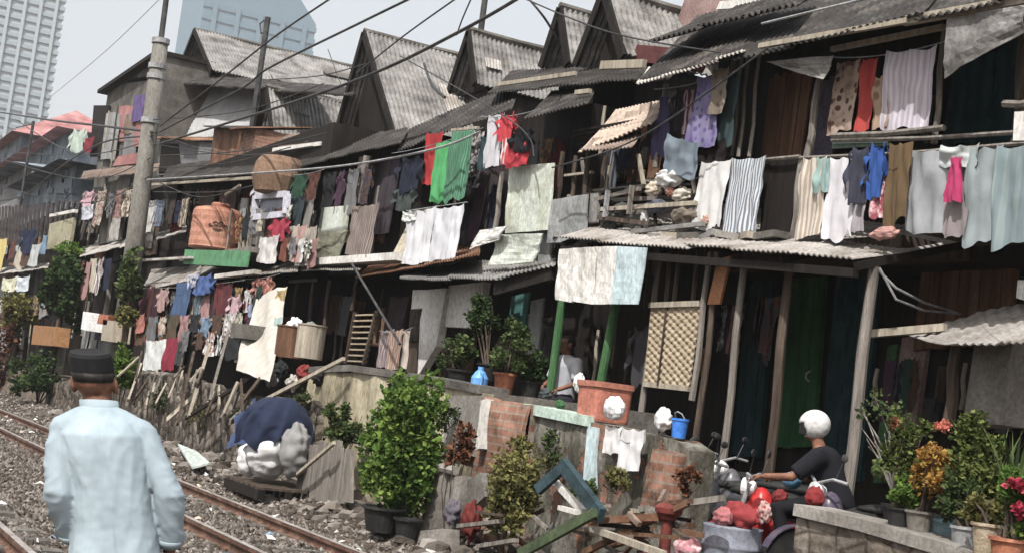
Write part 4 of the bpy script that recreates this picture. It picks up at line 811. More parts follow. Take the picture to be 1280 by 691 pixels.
# ================================================================== laundry
def F(c, k='plain', c2=None, s=1): return fab(c, k, c2, s)
Lq = [
 # upper line at the right
 ('sheet', F((196, 170, 150), 'print', (92, 62, 52), 1.2), 1046, 78, 1078, 72, 166, 9.05, 'beige sheet with brown batik print, leftmost on the upper right line'),
 ('sheet', F((205, 60, 52)), 1079, 74, 1100, 70, 164, 9.03, 'narrow bright red cloth beside the batik print sheet'),
 ('sheet', F((186, 156, 128), 'print', (140, 105, 80)), 1094, 96, 1116, 92, 162, 9.0, 'tan cloth between the red cloth and the lilac white sheet'),
 ('sheet', F((226, 218, 228), 'stripe', (196, 184, 200), 1.4), 1108, 63, 1172, 56, 161, 8.98, 'large lilac white ribbed sheet on the upper right line'),
 # balcony railing right
 ('sheet', F((222, 214, 200), 'stripe', (180, 160, 140), 1.6), 1004, 197, 1034, 195, 298, 8.86, 'cream striped sheet on the balcony rail right of the brown boards'),
 ('sheet', F((150, 186, 182)), 1022, 196, 1040, 195, 240, 8.84, 'short pale teal towel over the cream striped sheet'),
 ('sheet', F((232, 230, 238)), 1038, 197, 1074, 194, 298, 8.85, 'plain white sheet on the balcony rail beside the teal towel'),
 ('shirt', F((62, 66, 84)), 1060, 182, 1094, 179, 256, 8.80, 'dark slate jacket left of the royal blue shirt'),
 ('sheet', F((172, 165, 172)), 1070, 210, 1090, 208, 290, 8.87, 'grey white cloth behind the slate jacket'),
 ('shirt', F((38, 92, 178)), 1084, 179, 1114, 176, 248, 8.79, 'royal blue shirt on the balcony rail'),
 ('sheet', F((168, 70, 88), 'print', (220, 190, 190), 1.6), 1094, 212, 1112, 210, 272, 8.83, 'small maroon floral cloth below the royal blue shirt'),
 ('trousers', F((116, 92, 58)), 1113, 179, 1141, 177, 282, 8.78, 'olive brown trousers right of the royal blue shirt'),
 ('sheet', F((172, 176, 182)), 1139, 187, 1192, 184, 290, 8.86, 'pale grey sheet right of the olive brown trousers'),
 ('sheet', F((160, 148, 150)), 1190, 186, 1222, 184, 297, 8.88, 'dull brownish grey sheet behind the magenta scarf'),
 ('sheet', F((196, 204, 204)), 1176, 181, 1226, 178, 208, 8.83, 'short pale sheet folded over the rail above the grey sheets'),
 ('dress', F((206, 36, 112)), 1184, 196, 1208, 194, 252, 8.76, 'small magenta scarf hanging on the grey sheets'),
 ('sheet', F((158, 172, 176)), 1212, 184, 1254, 181, 306, 8.84, 'blue grey sheet right of the magenta scarf'),
 ('sheet', F((146, 166, 168), 'stripe', (126, 146, 152), .7), 1248, 182, 1310, 178, 308, 8.80, 'blue grey sheet at the right picture edge'),
 # left part of the right balcony
 ('sheet', F((228, 228, 226)), 876, 202, 914, 198, 284, 8.86, 'white sheet left of the ribbed white and grey sheet'),
 ('sheet', F((220, 224, 230), 'stripe', (120, 132, 146), 2.2), 915, 197, 958, 194, 291, 8.85, 'white and grey striped sheet beside the brown boards'),
 ('dress', F((70, 62, 104)), 822, 120, 842, 116, 196, 8.96, 'dark purple dress leftmost under the pale eave sheets'),
 ('shirt', F((34, 30, 42)), 842, 110, 866, 106, 162, 8.92, 'black shirt between the dark purple and lavender dresses'),
 ('sheet', F((176, 150, 160), 'stripe', (90, 50, 60), 2), 858, 112, 870, 110, 166, 8.88, 'narrow pinkish striped cloth beside the black shirt'),
 ('dress', F((142, 134, 178), 'print', (96, 84, 140), 1.2), 866, 96, 906, 90, 184, 8.84, 'lavender print dress under the pale eave sheets'),
 ('sheet', F((142, 128, 112), 'print', (96, 84, 72)), 892, 86, 912, 82, 142, 8.8, 'tan cloth hung over the lavender print dress'),
 ('sheet', F((60, 80, 84)), 904, 96, 924, 92, 184, 8.9, 'dark teal cloth right of the lavender dress'),
 ('sheet', F((122, 138, 152)), 834, 166, 876, 178, 220, 8.78, 'slate blue towel hanging askew below the dark dresses'),
 ('sheet', F((36, 24, 28)), 876, 176, 908, 172, 204, 8.9, 'black cloth below the lavender dress'),
 # middle
 ('sheet', F((196, 28, 36)), 534, 166, 554, 164, 230, 8.72, 'plain red cloth left of the bright green one'),
 ('sheet', F((70, 186, 104)), 546, 178, 570, 172, 252, 8.66, 'bright green cloth between the red and patterned green ones'),
 ('sheet', F((92, 160, 122), 'stripe', (56, 110, 84), 2.4), 566, 163, 594, 160, 250, 8.62, 'green ribbed cloth right of the bright green one'),
 ('sheet', F((52, 46, 50), 'print', (180, 175, 175), 2), 588, 165, 606, 164, 232, 8.9, 'black and white dotted cloth right of the green cloths'),
 ('shirt', F((34, 40, 60)), 496, 196, 534, 190, 238, 8.7, 'navy shirt left of the red cloth'),
 ('shirt', F((70, 80, 78)), 492, 232, 524, 230, 262, 8.72, 'grey green shirt under the navy shirt'),
 ('sheet', F((232, 234, 240)), 512, 263, 546, 257, 328, 8.5, 'white bed sheet above the rusty awning, left of its pair'),
 ('sheet', F((228, 230, 238)), 544, 259, 580, 254, 322, 8.48, 'white bed sheet above the rusty awning, right of its pair'),
 ('sheet', F((214, 218, 214)), 504, 264, 520, 262, 276, 8.46, 'small white rag at the corner of the white bed sheets'),
 ('sheet', F((222, 222, 230)), 611, 144, 632, 140, 208, 8.72, 'white towel left of the red shirt below the dark roof'),
 ('shirt', F((214, 40, 58)), 622, 142, 650, 138, 176, 8.68, 'red shirt beside the white towel'),
 ('sheet', F((226, 206, 206), 'stripe', (205, 60, 72), 1), 628, 172, 640, 170, 206, 8.66, 'pink and white towel below the red shirt'),
 ('sheet', F((212, 34, 58)), 636, 178, 664, 174, 208, 8.64, 'red towel below the red shirt'),
 ('shirt', F((28, 28, 34)), 638, 160, 672, 156, 190, 8.60, 'black shirt overlapping the red towel'),
 ('sheet', F((50, 76, 84)), 602, 170, 614, 168, 212, 8.76, 'dark teal cloth left of the white towel'),
 # centre left
 ('sheet', F((164, 150, 140), 'stripe', (110, 96, 92), 2.2), 442, 256, 474, 253, 318, 8.36, 'brown and grey patterned curtain on the pale floor ledge'),
 ('shirt', F((40, 82, 62)), 364, 216, 388, 213, 252, 8.3, 'dark green shirt under the dark eave'),
 ('sheet', F((106, 62, 46), 'print', (60, 40, 36)), 384, 216, 400, 214, 250, 8.34, 'rust brown cloth right of the dark green shirt'),
 ('trousers', F((52, 66, 74)), 366, 246, 384, 244, 296, 8.26, 'dark slate trousers below the dark green shirt'),
 ('sheet', F((140, 136, 130)), 382, 250, 392, 248, 310, 8.3, 'narrow grey cloth below the rust brown cloth'),
 ('sheet', F((196, 184, 170)), 360, 282, 374, 280, 326, 8.14, 'cream cloth over the floor edge right of the red bundle'),
 ('sheet', F((190, 150, 140)), 372, 282, 384, 280, 328, 8.12, 'dusty pink cloth over the floor edge'),
 ('sheet', F((198, 188, 172), 'stripe', (140, 126, 116), 2), 382, 284, 396, 281, 326, 8.13, 'beige striped cloth over the floor edge'),
 ('shirt', F((178, 40, 70)), 338, 272, 366, 269, 300, 8.05, 'crimson shirt below the pale crate'),
 ('sheet', F((215, 212, 210)), 326, 296, 350, 292, 328, 8.0, 'white cloth below the crimson shirt'),
 ('shirt', F((190, 192, 202)), 318, 218, 338, 214, 256, 8.2, 'pale grey shirt left of the brown basket'),
 # lower centre-left, beneath the awning
 ('sheet', F((176, 160, 160), 'stripe', (120, 100, 104), 1.8), 476, 412, 492, 410, 458, 8.3, 'mauve grey striped cloth right of the slatted shutter'),
 ('sheet', F((190, 170, 150), 'stripe', (150, 110, 96), 2), 488, 412, 504, 410, 460, 8.26, 'beige striped cloth beside the whitewashed wall'),
 ('sheet', F((205, 190, 176)), 500, 412, 514, 410, 458, 8.3, 'plain beige cloth beside the whitewashed wall'),
 ('shirt', F((122, 66, 54), 'print', (190, 130, 110), 1.4), 316, 346, 346, 342, 372, 7.85, 'rust and pink print shirt above the big white tarpaulin'),
 ('sheet', F((110, 30, 40)), 302, 362, 316, 358, 440, 7.9, 'dark red cloth left of the big white tarpaulin'),
 ('sheet', F((90, 26, 36)), 314, 352, 326, 350, 410, 7.88, 'maroon cloth behind the upper edge of the big white tarpaulin'),
 ('sheet', F((150, 166, 200)), 312, 380, 322, 378, 408, 7.84, 'pale blue cloth between the dark red cloths'),
 ('shirt', F((72, 104, 168)), 240, 342, 272, 339, 366, 7.7, 'denim blue shirt under the green fascia'),
 ('trousers', F((70, 98, 140)), 222, 352, 244, 348, 402, 7.72, 'faded blue jeans left of the denim shirt'),
 ('sheet', F((190, 190, 204)), 236, 342, 248, 340, 360, 7.68, 'pale lilac cloth between the jeans and the denim shirt'),
 ('trousers', F((26, 32, 52)), 216, 378, 234, 374, 416, 7.75, 'navy trousers behind the faded jeans'),
 ('sheet', F((90, 46, 50)), 184, 358, 194, 356, 400, 7.7, 'dark wine cloth first from the left under the sheet awning'),
 ('sheet', F((66, 40, 46)), 193, 360, 202, 358, 404, 7.7, 'dull plum cloth beside the wine one'),
 ('shirt', F((176, 140, 136)), 198, 360, 214, 357, 388, 7.68, 'dusty pink shirt left of the faded jeans'),
 ('sheet', F((196, 120, 104)), 172, 392, 182, 390, 416, 7.5, 'salmon cloth beside the leafy tree near the concrete pole'),
 ('shirt', F((118, 146, 154)), 192, 396, 212, 393, 420, 7.6, 'pale blue grey shirt above the maroon and white cloths'),
 ('sheet', F((120, 50, 54)), 270, 352, 282, 350, 396, 7.75, 'brick red cloth right of the denim shirt'),
 ('sheet', F((100, 44, 50)), 282, 354, 292, 352, 392, 7.75, 'wine red cloth left of the pale pink blouse'),
 ('shirt', F((210, 170, 180)), 286, 368, 304, 366, 398, 7.7, 'pale pink blouse above the rubble wall'),
 ('sheet', F((222, 226, 224)), 184, 424, 210, 421, 460, 7.35, 'white cloth laid over the rubble wall top'),
 ('sheet', F((150, 26, 58)), 209, 421, 224, 419, 462, 7.33, 'maroon cloth laid over the wall beside the white cloth'),
 # far left
 ('shirt', F((214, 170, 182)), 104, 238, 122, 235, 258, 8.0, 'pink shirt hanging below the tall narrow shed'),
 ('sheet', F((208, 214, 226)), 104, 256, 118, 254, 274, 7.98, 'pale blue towel below the pink shirt'),
 ('shirt', F((196, 214, 200)), 88, 160, 112, 158, 188, 9.3, 'mint shirt hung at the side of the tall narrow shed'),
 ('sheet', F((150, 30, 56)), 107, 172, 118, 170, 190, 9.2, 'crimson cloth beside the mint shirt'),
 ('sheet', F((110, 90, 150)), 168, 118, 182, 116, 150, 9.3, 'violet cloth high up just left of the concrete pole'),
 ('sheet', F((222, 200, 110)), 0, 298, 10, 296, 338, 7.6, 'yellow cloth at the far left edge'),
 ('shirt', F((30, 42, 74)), 26, 284, 50, 281, 314, 7.7, 'navy shirt at the far left below the dark fence'),
 ('sheet', F((190, 196, 196)), 40, 305, 52, 303, 332, 7.66, 'grey white cloth right of the far left navy shirt'),
 ('sheet', F((222, 222, 190)), 4, 346, 22, 344, 362, 7.4, 'cream cloth under the far left awning'),
 ('sheet', F((216, 226, 234)), 22, 345, 38, 343, 362, 7.4, 'pale blue white cloth under the far left awning'),
 ('sheet', F((200, 198, 192)), 183, 258, 196, 256, 290, 8.1, 'off white cloth just right of the concrete pole'),
 ('sheet', F((180, 176, 170)), 140, 272, 152, 270, 300, 8.0, 'grey cloth just left of the concrete pole'),
 ('shirt', F((120, 40, 44)), 214, 264, 234, 262, 290, 8.3, 'dull red shirt left of the orange water tank'),
]
for k, m, x0, y0, x1, y1, yb, X, lab in Lq: cloth(k, m, x0, y0, x1, y1, yb, X, lab)
# clothes lines
def rope(pts, X, lab, r=.006, sag=.05, mat='metal_grey'):
    a, c = P(*pts[0], X), P(*pts[1], X); b = MB()
    b.tube([a.lerp(c, i/10)+Vector((0, 0, -sag*4*(i/10)*(1-i/10))) for i in range(11)], r, 5)
    solo('clothes_line', b, G[mat], lab, 'clothes line', 'clothes lines')
rope([(1040, 72), (1182, 52)], 9.0, 'clothes line carrying the batik and lilac sheets')
rope([(818, 112), (930, 84)], 8.88, 'clothes line carrying the dark purple and lavender dresses')
rope([(490, 192), (604, 160)], 8.68, 'clothes line carrying the red and green cloths')
rope([(600, 146), (676, 136)], 8.68, 'clothes line carrying the red shirt and white towel')
rope([(508, 264), (584, 253)], 8.5, 'clothes line carrying the two white bed sheets', .008, .0)
rope([(355, 218), (405, 212)], 8.3, 'clothes line carrying the dark green shirt')
rope([(300, 348), (350, 342)], 7.87, 'clothes line above the big white tarpaulin')
rope([(176, 360), (306, 350)], 7.72, 'clothes line under the awning of the garment shack')
rope([(474, 413), (516, 409)], 8.28, 'clothes line right of the slatted shutter')
# big white tarpaulin leaning off the wall
b = MB(); q = [P(322, 374, 7.8), P(359, 357, 7.9), P(338, 478, 6.75), P(295, 462, 6.75)]
warped(b, q, 3, .09, 16, 20); solo('tarpaulin', b, F((204, 198, 186)), 'big dirty white tarpaulin sloping down from the garment shack to the wall foot', 'tarpaulin', smooth=True)
cloth('sheet', F((176, 206, 204)), 343, 396, 352, 395, 432, 7.4, 'pale aqua rag at the right edge of the big white tarpaulin')
cloth('sheet', F((186, 160, 96)), 346, 362, 358, 360, 388, 7.7, 'ochre rag at the top right of the big white tarpaulin')
# cloths over the concrete wall front
cloth('sheet', F((236, 236, 234)), 758, 530, 778, 532, 566, 7.02, 'small white towel over the concrete yard wall', amp=.015)
cloth('trousers', F((238, 238, 240)), 778, 532, 808, 536, 590, 7.0, 'white trousers hung over the concrete yard wall', amp=.02)

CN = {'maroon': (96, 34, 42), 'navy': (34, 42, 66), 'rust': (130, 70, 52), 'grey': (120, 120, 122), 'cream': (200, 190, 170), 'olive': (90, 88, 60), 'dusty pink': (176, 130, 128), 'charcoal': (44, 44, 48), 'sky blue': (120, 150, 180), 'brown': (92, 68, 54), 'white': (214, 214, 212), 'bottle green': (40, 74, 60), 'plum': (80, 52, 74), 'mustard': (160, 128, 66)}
def extra(where, names, x0, x1, slope, y, X, w_, h_, seed, kinds=('shirt', 'sheet', 'trousers', 'sheet', 'dress')):
    rg = random.Random(seed)
    for i, cn in enumerate(names):
        x = x0+(x1-x0)*(i+.2*rg.random())/len(names); yy = y+slope*(x-x0)+rg.uniform(-2, 2); k = rg.choice(kinds); ww = w_*rg.uniform(.8, 1.4); kn = {'sheet': 'cloth', 'dress': 'dress', 'shirt': 'shirt', 'trousers': 'trousers'}[k]
        pat = rg.choice(('plain', 'plain', 'print', 'stripe')); c2 = rg.choice(list(CN.values()))
        cloth(k, F(CN[cn], pat, c2, rg.uniform(1, 2)), x, yy, x+ww, yy-ww*.1, yy+h_*rg.uniform(.7, 1.25), X+rg.uniform(-.06, .06), cn+' '+kn+' '+where, seed=seed*100+i)
ALLC = list(CN)
extra('in the row under the sheet awning behind the faded jeans', ALLC[:12], 176, 330, -.05, 364, 7.82, 13, 38, 1)
extra('in the upper row beside the brown wicker basket', ['maroon', 'charcoal', 'grey', 'cream', 'brown', 'navy', 'olive'], 296, 362, -.06, 262, 8.12, 9, 34, 2)
extra('between the orange water tank and the concrete pole', ['charcoal', 'brown', 'grey', 'maroon', 'navy', 'cream'], 186, 236, -.06, 250, 8.1, 9, 34, 3)
extra('over the pale floor ledge left of the pale green sheet', ['rust', 'grey', 'white', 'olive', 'dusty pink'], 352, 398, -.04, 298, 8.06, 8, 30, 4)
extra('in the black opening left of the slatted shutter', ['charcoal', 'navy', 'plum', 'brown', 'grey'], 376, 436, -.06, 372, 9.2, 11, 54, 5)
extra('under the dark eave left of the dotted cloth', ['charcoal', 'plum', 'grey', 'brown'], 404, 470, -.1, 214, 8.62, 12, 46, 6)
extra('behind the dense green tree at far left', ['grey', 'brown', 'dusty pink', 'cream', 'maroon', 'navy'], 92, 136, -.08, 326, 7.75, 8, 40, 7)
extra('on the far left wall below the cream cloths', ['white', 'maroon', 'grey', 'brown', 'olive', 'navy', 'mustard'], -4, 60, -.1, 372, 7.6, 8, 34, 8)
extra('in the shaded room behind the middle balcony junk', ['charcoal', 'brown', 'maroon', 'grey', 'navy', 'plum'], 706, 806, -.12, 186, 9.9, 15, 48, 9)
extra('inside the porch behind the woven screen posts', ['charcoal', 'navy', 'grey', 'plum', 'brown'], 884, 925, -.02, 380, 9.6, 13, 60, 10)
extra('behind the two white bed sheets', ['charcoal', 'plum', 'navy'], 580, 626, -.1, 232, 9.1, 15, 56, 11)
extra('over the rubble wall above the heaped planks', ['grey', 'brown', 'rust', 'white', 'charcoal', 'cream'], 228, 312, .1, 412, 7.5, 12, 26, 12)
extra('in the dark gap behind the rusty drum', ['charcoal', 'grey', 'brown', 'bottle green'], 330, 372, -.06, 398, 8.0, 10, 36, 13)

extra('in the lower garment row just above the rubble wall', ALLC[2:13], 172, 318, -.02, 394, 7.55, 12, 32, 14)
extra('high up under the long eave behind the orange water tank', ['grey', 'charcoal', 'brown', 'navy', 'cream', 'maroon'], 228, 320, -.06, 238, 8.95, 11, 34, 15)
extra('hung between the concrete pole and the small shed', ['grey', 'cream', 'charcoal', 'dusty pink', 'brown'], 112, 166, -.08, 240, 8.1, 9, 36, 16)
extra('under the far left awning beside the navy shirt', ['grey', 'charcoal', 'cream', 'brown', 'mustard', 'sky blue'], 0, 62, -.1, 300, 7.7, 9, 32, 17)
extra('in the shadow right of the rust brown cloth', ['charcoal', 'olive', 'navy', 'grey'], 388, 440, -.08, 262, 8.7, 10, 40, 18)
extra('under the dark patched roof left of the tan awning', ['charcoal', 'brown', 'maroon', 'plum'], 664, 716, -.12, 176, 9.4, 13, 54, 19)

extra('hung deep in the porch between the two dark posts', ['bottle green', 'charcoal', 'sky blue', 'grey'], 934, 975, -.02, 372, 10.1, 11, 70, 20)
extra('hung in the porch right of the green plank door', ['plum', 'grey', 'bottle green', 'brown'], 1108, 1150, -.04, 448, 9.9, 12, 60, 21)

cloth('shirt', F((62, 60, 66)), 788, 408, 816, 405, 480, 8.75, 'charcoal coat hung in the doorway right of the green posts', amp=.03)
# ================================================================== walls along the track
def wallrun(name, label, tops, X, th, zb, mat, seg=1, capm=None, cat='wall'):
    """a wall whose top follows photo points; ragged top"""
    pts = [P(x, y, X) for x, y in tops]; c = pts[len(pts)//2]; t = thing(name, label, cat, (X, c.y, zb))
    b = MB()
    n = 60; top = []
    L = [0]
    for i in range(1, len(pts)): L.append(L[-1]+(pts[i]-pts[i-1]).length)
    def at(s_):
        d = s_*L[-1]
        for i in range(1, len(pts)):
            if d <= L[i]+1e-6: return pts[i-1].lerp(pts[i], (d-L[i-1])/(L[i]-L[i-1]))
        return pts[-1]
    n = max(10, int(L[-1]/.25))
    f0 = lambda u, v: (lambda p: Vector((X+.05*mn.noise(Vector((p.y*1.7, v*3, 7)))+.1*(v-1)*0, p.y, zb+(p.z-zb+.05*mn.noise(Vector((p.y*2.2, 0, 5)))+(.09*mn.noise(Vector((p.y*5, 2, 5)))-.03 if 'yard' in name or 'stone' in name else 0))*v)))(at(u))
    b.grid(f0, n, 12); b.grid(lambda u, v: (f0(u, 1)+Vector((th*v, 0, .012*mn.noise(Vector((u*40, v*2, 1)))))), n, 2)
    b.grid(lambda u, v: f0(u, 1-v)+Vector((th, 0, 0)), n, 2)
    for u in (0, 1):
        A, B_ = f0(u, 0), f0(u, 1); b.quad(A, A+Vector((th, 0, 0)), B_+Vector((th, 0, 0)), B_)
    part('masonry', b, mat, t)
    if capm:
        b = MB()
        for i in range(len(pts)-1): b.bar(pts[i]+Vector((th/2, 0, .045)), pts[i+1]+Vector((th/2, 0, .045)), th+.08, .09)
        part('coping', b, capm, t)
    return t
wallrun('stone_wall', 'long rubble stone wall under the garment shack and left of the covered sacks', [(60, 478), (160, 462), (230, 470), (300, 492), (345, 494), (400, 502)], 6.95, .35, -.05, G['rubble_stone'])
wallrun('plaster_wall', 'peeling cream plastered wall behind the covered sacks and bright green bush', [(388, 466), (440, 464), (520, 476), (602, 492)], 7.05, .3, -.05, G['cream_wall'], capm=G['concrete_dark'])
wallrun('brick_wall', 'short red brick wall piece left of the concrete yard wall', [(602, 496), (640, 502), (664, 508)], 7.0, .25, .1, G['brick'])
wallrun('yard_wall', 'stained concrete yard wall carrying the red tub and white trousers', [(664, 508), (760, 528), (826, 541), (862, 554)], 7.1, .28, .2, G['broken_plaster'], capm=None)
b = MB(); b.bar(P(672, 512, 7.2), P(752, 528, 7.2), .34, .1); solo('coping_slab', b, plain('mint_paint', (.42, .52, .46), .8), 'mint painted coping slab on the yard wall left of the red tub', 'coping')
b = MB(); slabP(b, [(734, 532), (746, 534), (742, 590), (740, 612), (728, 606)], 7.06, .06); solo('drain_stain_board', b, G['pale_blue'], 'pale mint painted strip down the yard wall', 'board')
b = MB(); slabP(b, [(816, 560), (848, 566), (838, 640), (800, 632)], 7.02, .1); solo('brick_patch', b, G['brick'], 'exposed crumbling brick patch in the yard wall', 'brickwork')
wallrun('planter_wall', 'low stone planter wall with pale top slab at the lower right', [(996, 644), (1080, 664), (1180, 694), (1290, 728)], 7.2, .3, .1, G['rubble_stone'], capm=G['concrete'])
b = MB(); slabP(b, [(601, 500), (607, 498), (600, 560), (594, 562)], 6.9, .1); solo('white_post', b, G['white_wall'], 'short white post at the left end of the red brick wall', 'post')
# wall beside potted bushes
b = MB(); b.span((7.2, Yx(690, 480, 7.4), .3), (8.8, Yx(545, 470, 7.4), zz(620, 492, 7.4))); solo('terrace', b, G['concrete_dark'], 'raised dark concrete terrace carrying the potted bushes', 'terrace')
b = MB(); slabP(b, [(560, 494), (602, 494), (592, 570), (552, 570)], 6.98, .06); solo('wall_panel', b, G['concrete'], 'bare grey concrete wall piece right of the bright green bush', 'wall')
# ================================================================== plants
def potmesh(b, c, r, h, n=20, sq=1): b.lathe([(r*.72, 0), (r*.95, h*.9), (r*1.08, h*.9), (r*1.08, h), (r*.95, h), (r*.9, h*.86), (0.001, h*.86)], c, n)
def pot(c, r, h, mat, label, cat='pot', group='plant pots', name='plant_pot'):
    b = MB(); potmesh(b, c, r, h); o = solo(name, b, mat, label, cat, group); return o
bush('bush', 'bright green leafy bush standing by the track in front of the cream wall', 503, 566, 60, 100, 6.2, 13500, .075, 'leaf_bright', .1, 'bushes by the track', seed=3, clumps=30)
bush('bush', 'smaller grey green bush between the covered sacks and the bright green bush', 428, 530, 32, 32, 6.6, 1800, .065, 'leaf_mid', .1, 'bushes by the track', seed=4)
bush('bush', 'straggly yellowish bush in front of the red brick wall', 640, 620, 42, 64, 6.5, 3600, .06, 'leaf_dry', .1, 'bushes by the track', seed=5, clumps=22)
bush('bush', 'small withered red brown plant right of the bright green bush', 575, 560, 20, 34, 6.6, 700, .06, 'leaf_redbrown', .1, 'bushes by the track', seed=6)
bush('bush', 'bright little bush at the wall foot behind the walking man', 152, 462, 20, 34, 6.6, 1400, .10, 'leaf_bright', .2, 'bushes by the track', seed=7)
bush('bush', 'dark low bush left of the walking man, beside the track', 52, 474, 42, 36, 6.7, 2600, .12, 'leaf_dark', .1, 'bushes by the track', seed=8)
bush('bush', 'thin dark creeper bush at the far left edge of the picture', 6, 440, 30, 60, 7.0, 2200, .14, 'leaf_redbrown', .1, 'bushes by the track', seed=18)
def tree(label, px, py, rx, ry, X, n, size, mat, zb, seed):
    c = P(px, py, X); k = mpp(c); t = thing('tree', label, 'tree', (c.x, c.y, zb), 'trees among the shacks')
    rad = (rx*k*.9, rx*k, ry*k); b = MB(); foliage(b, c, rad, n, size, seed, 26); part('crown', b, G[mat], t)
    b = MB(); b.tube([(c.x, c.y, zb), c+Vector((.05, .05, -rad[2]*.6)), c], [.09, .07, .04], 7); rg = random.Random(seed); part('trunk', b, G['mid_wood'], t)
    b = MB()
    for i in range(5): e = c+Vector((rg.uniform(-.7, .7)*rad[0], rg.uniform(-.7, .7)*rad[1], rg.uniform(-.1, .7)*rad[2])); b.tube([c+Vector((0, 0, -rad[2]*.5)), (c+e)/2+Vector((0, 0, -.05)), e], [.04, .03, .012], 5)
    part('limb', b, G['mid_wood'], t)
tree('dense green tree at far left in front of the dark shacks', 78, 362, 36, 46, 7.3, 4200, .16, 'leaf_dark', .2, 11)
tree('small lighter green tree at the foot of the concrete pole', 162, 350, 17, 38, 7.2, 1500, .13, 'leaf_mid', .2, 12)
tree('low yellowish tree under the small pole-foot tree, above the wall', 158, 395, 18, 14, 7.0, 700, .11, 'leaf_dry', .3, 13)
tree('loose olive tree at the left edge below the cream cloths', 24, 388, 26, 30, 7.2, 1500, .15, 'leaf_dry', .2, 14)
tree('bright leaved crown top behind the dense green tree', 86, 322, 26, 20, 7.6, 1300, .14, 'leaf_bright', .4, 15)  # brighter leaf colours than the dense tree before it
# potted bushes on the terrace
def potted(label, plabel, px, py, rx, ry, X, n, size, mat, potpx, potpy, r, h, pm, seed, petal=None, petals=()):
    base = P(potpx, potpy, X); pot(base, r, h, pm, plabel)
    c = P(px, py, X); k = mpp(c); t = thing('potted_plant', label, 'plant', base+Vector((0, 0, h*.86)), 'potted plants')
    b = MB(); foliage(b, c, (rx*k*.9, rx*k, ry*k), n, size, seed, 14); part('foliage', b, G[mat], t)
    b = MB(); rg = random.Random(seed)
    for i in range(6):
        e = c+Vector((rg.uniform(-.7, .7)*rx*k, rg.uniform(-.7, .7)*rx*k, rg.uniform(-.2, .8)*ry*k)); s_ = base+Vector((rg.uniform(-.4, .4)*r, rg.uniform(-.4, .4)*r, h*.8)); b.tube([s_, s_.lerp(e, .5)+Vector((0, 0, .03)), e], [.012, .009, .004], 5)
    part('stem', b, G['mid_wood'], t)
    for i, (fx, fy, fr) in enumerate(petals):
        b = MB(); foliage(b, P(fx, fy, X-.1), (fr, fr, fr*.8), 130, .045, seed+i, 6); part('flower', b, G[petal], t)
    return t
potted('round green bush in the dark pot left of the blue jug', 'dark plastic pot left of the blue jug', 574, 438, 28, 28, 7.6, 2000, .05, 'leaf_mid', 572, 486, .16, .24, G['rubber'], 21)
potted('green bush in the terracotta pot right of the blue jug', 'terracotta pot right of the blue jug', 640, 436, 36, 34, 7.6, 3000, .05, 'leaf_mid', 628, 496, .13, .28, G['terracotta'], 22)
potted('tall thin bush against the cream plaster wall panel', 'small dark pot at the back of the terrace', 604, 396, 32, 36, 8.2, 2200, .05, 'leaf_dark', 608, 476, .14, .22, G['rubber'], 23)
potted('grey green bush behind the terracotta pot bush', 'dark pot behind the terracotta pot', 668, 458, 18, 22, 7.9, 600, .06, 'leaf_dark', 662, 496, .13, .18, G['rubber'], 24)
# flower pots on the planter wall
gz = .55
potted('tall twiggy bush with three pink blossoms at the right of the porch post', 'black pot under the twiggy pink bush', 1130, 560, 40, 60, 7.7, 1500, .045, 'leaf_olive', 1120, 664, .12, .2, G['rubber'], 31, 'petal_pink', ((1120, 530, .06), (1176, 533, .075), (1216, 530, .05)))
potted('orange and yellow leaved bush on the planter wall', 'grey pot under the orange leaved bush', 1164, 588, 40, 48, 7.4, 2600, .042, 'leaf_orange', 1147, 668, .10, .17, G['concrete'], 32)
potted('yellow green croton beside the orange leaved bush', 'dark pot left of the grey pot', 1132, 618, 26, 28, 7.35, 1100, .045, 'leaf_bright', 1122, 662, .09, .16, G['rubber'], 33)
potted('large grassy bush at the right behind the flower pots', 'blue grey bucket pot under the grassy bush', 1222, 588, 46, 64, 7.6, 3600, .045, 'leaf_olive', 1176, 690, .14, .24, plain('pot_blue', (.16, .24, .27)), 34)
potted('dark leafy bush in the metal pot at the lower right', 'grey metal pot beside the blue grey bucket', 1196, 622, 30, 34, 7.4, 1800, .045, 'leaf_mid', 1202, 694, .09, .2, G['metal_grey'], 35)
potted('dry fern in the straw coloured pot at the lower right', 'straw coloured pot at the lower right', 1226, 640, 28, 24, 7.2, 900, .045, 'leaf_dry', 1231, 692, .10, .2, G['thatch'], 36)
potted('green plant with crimson flowers at the right picture edge', 'brown pot at the right picture edge', 1262, 630, 26, 50, 7.1, 2000, .045, 'leaf_bright', 1258, 712, .12, .2, G['terracotta'], 37, 'petal_red', ((1268, 608, .07), (1276, 640, .05)))
t = thing('potted_plant', 'bare grey twigs reaching left of the porch post', 'plant', P(1120, 660, 8.0), 'potted plants')
b = MB(); rg = random.Random(8); s0 = P(1118, 620, 8.0)
for i in range(12):
    e = P(rg.uniform(1072, 1130), rg.uniform(488, 560), 8.0+rg.uniform(-.2, .2)); b.tube([s0, s0.lerp(e, .55)+Vector((rg.uniform(-.05, .05), 0, .06)), e], [.009, .006, .003], 5)
part('twig', b, G['grey_wood'], t)
b = MB(); foliage(b, P(1105, 520, 8.0), (.25, .3, .25), 160, .05, 5, 10); part('foliage', b, G['leaf_mid'], t)
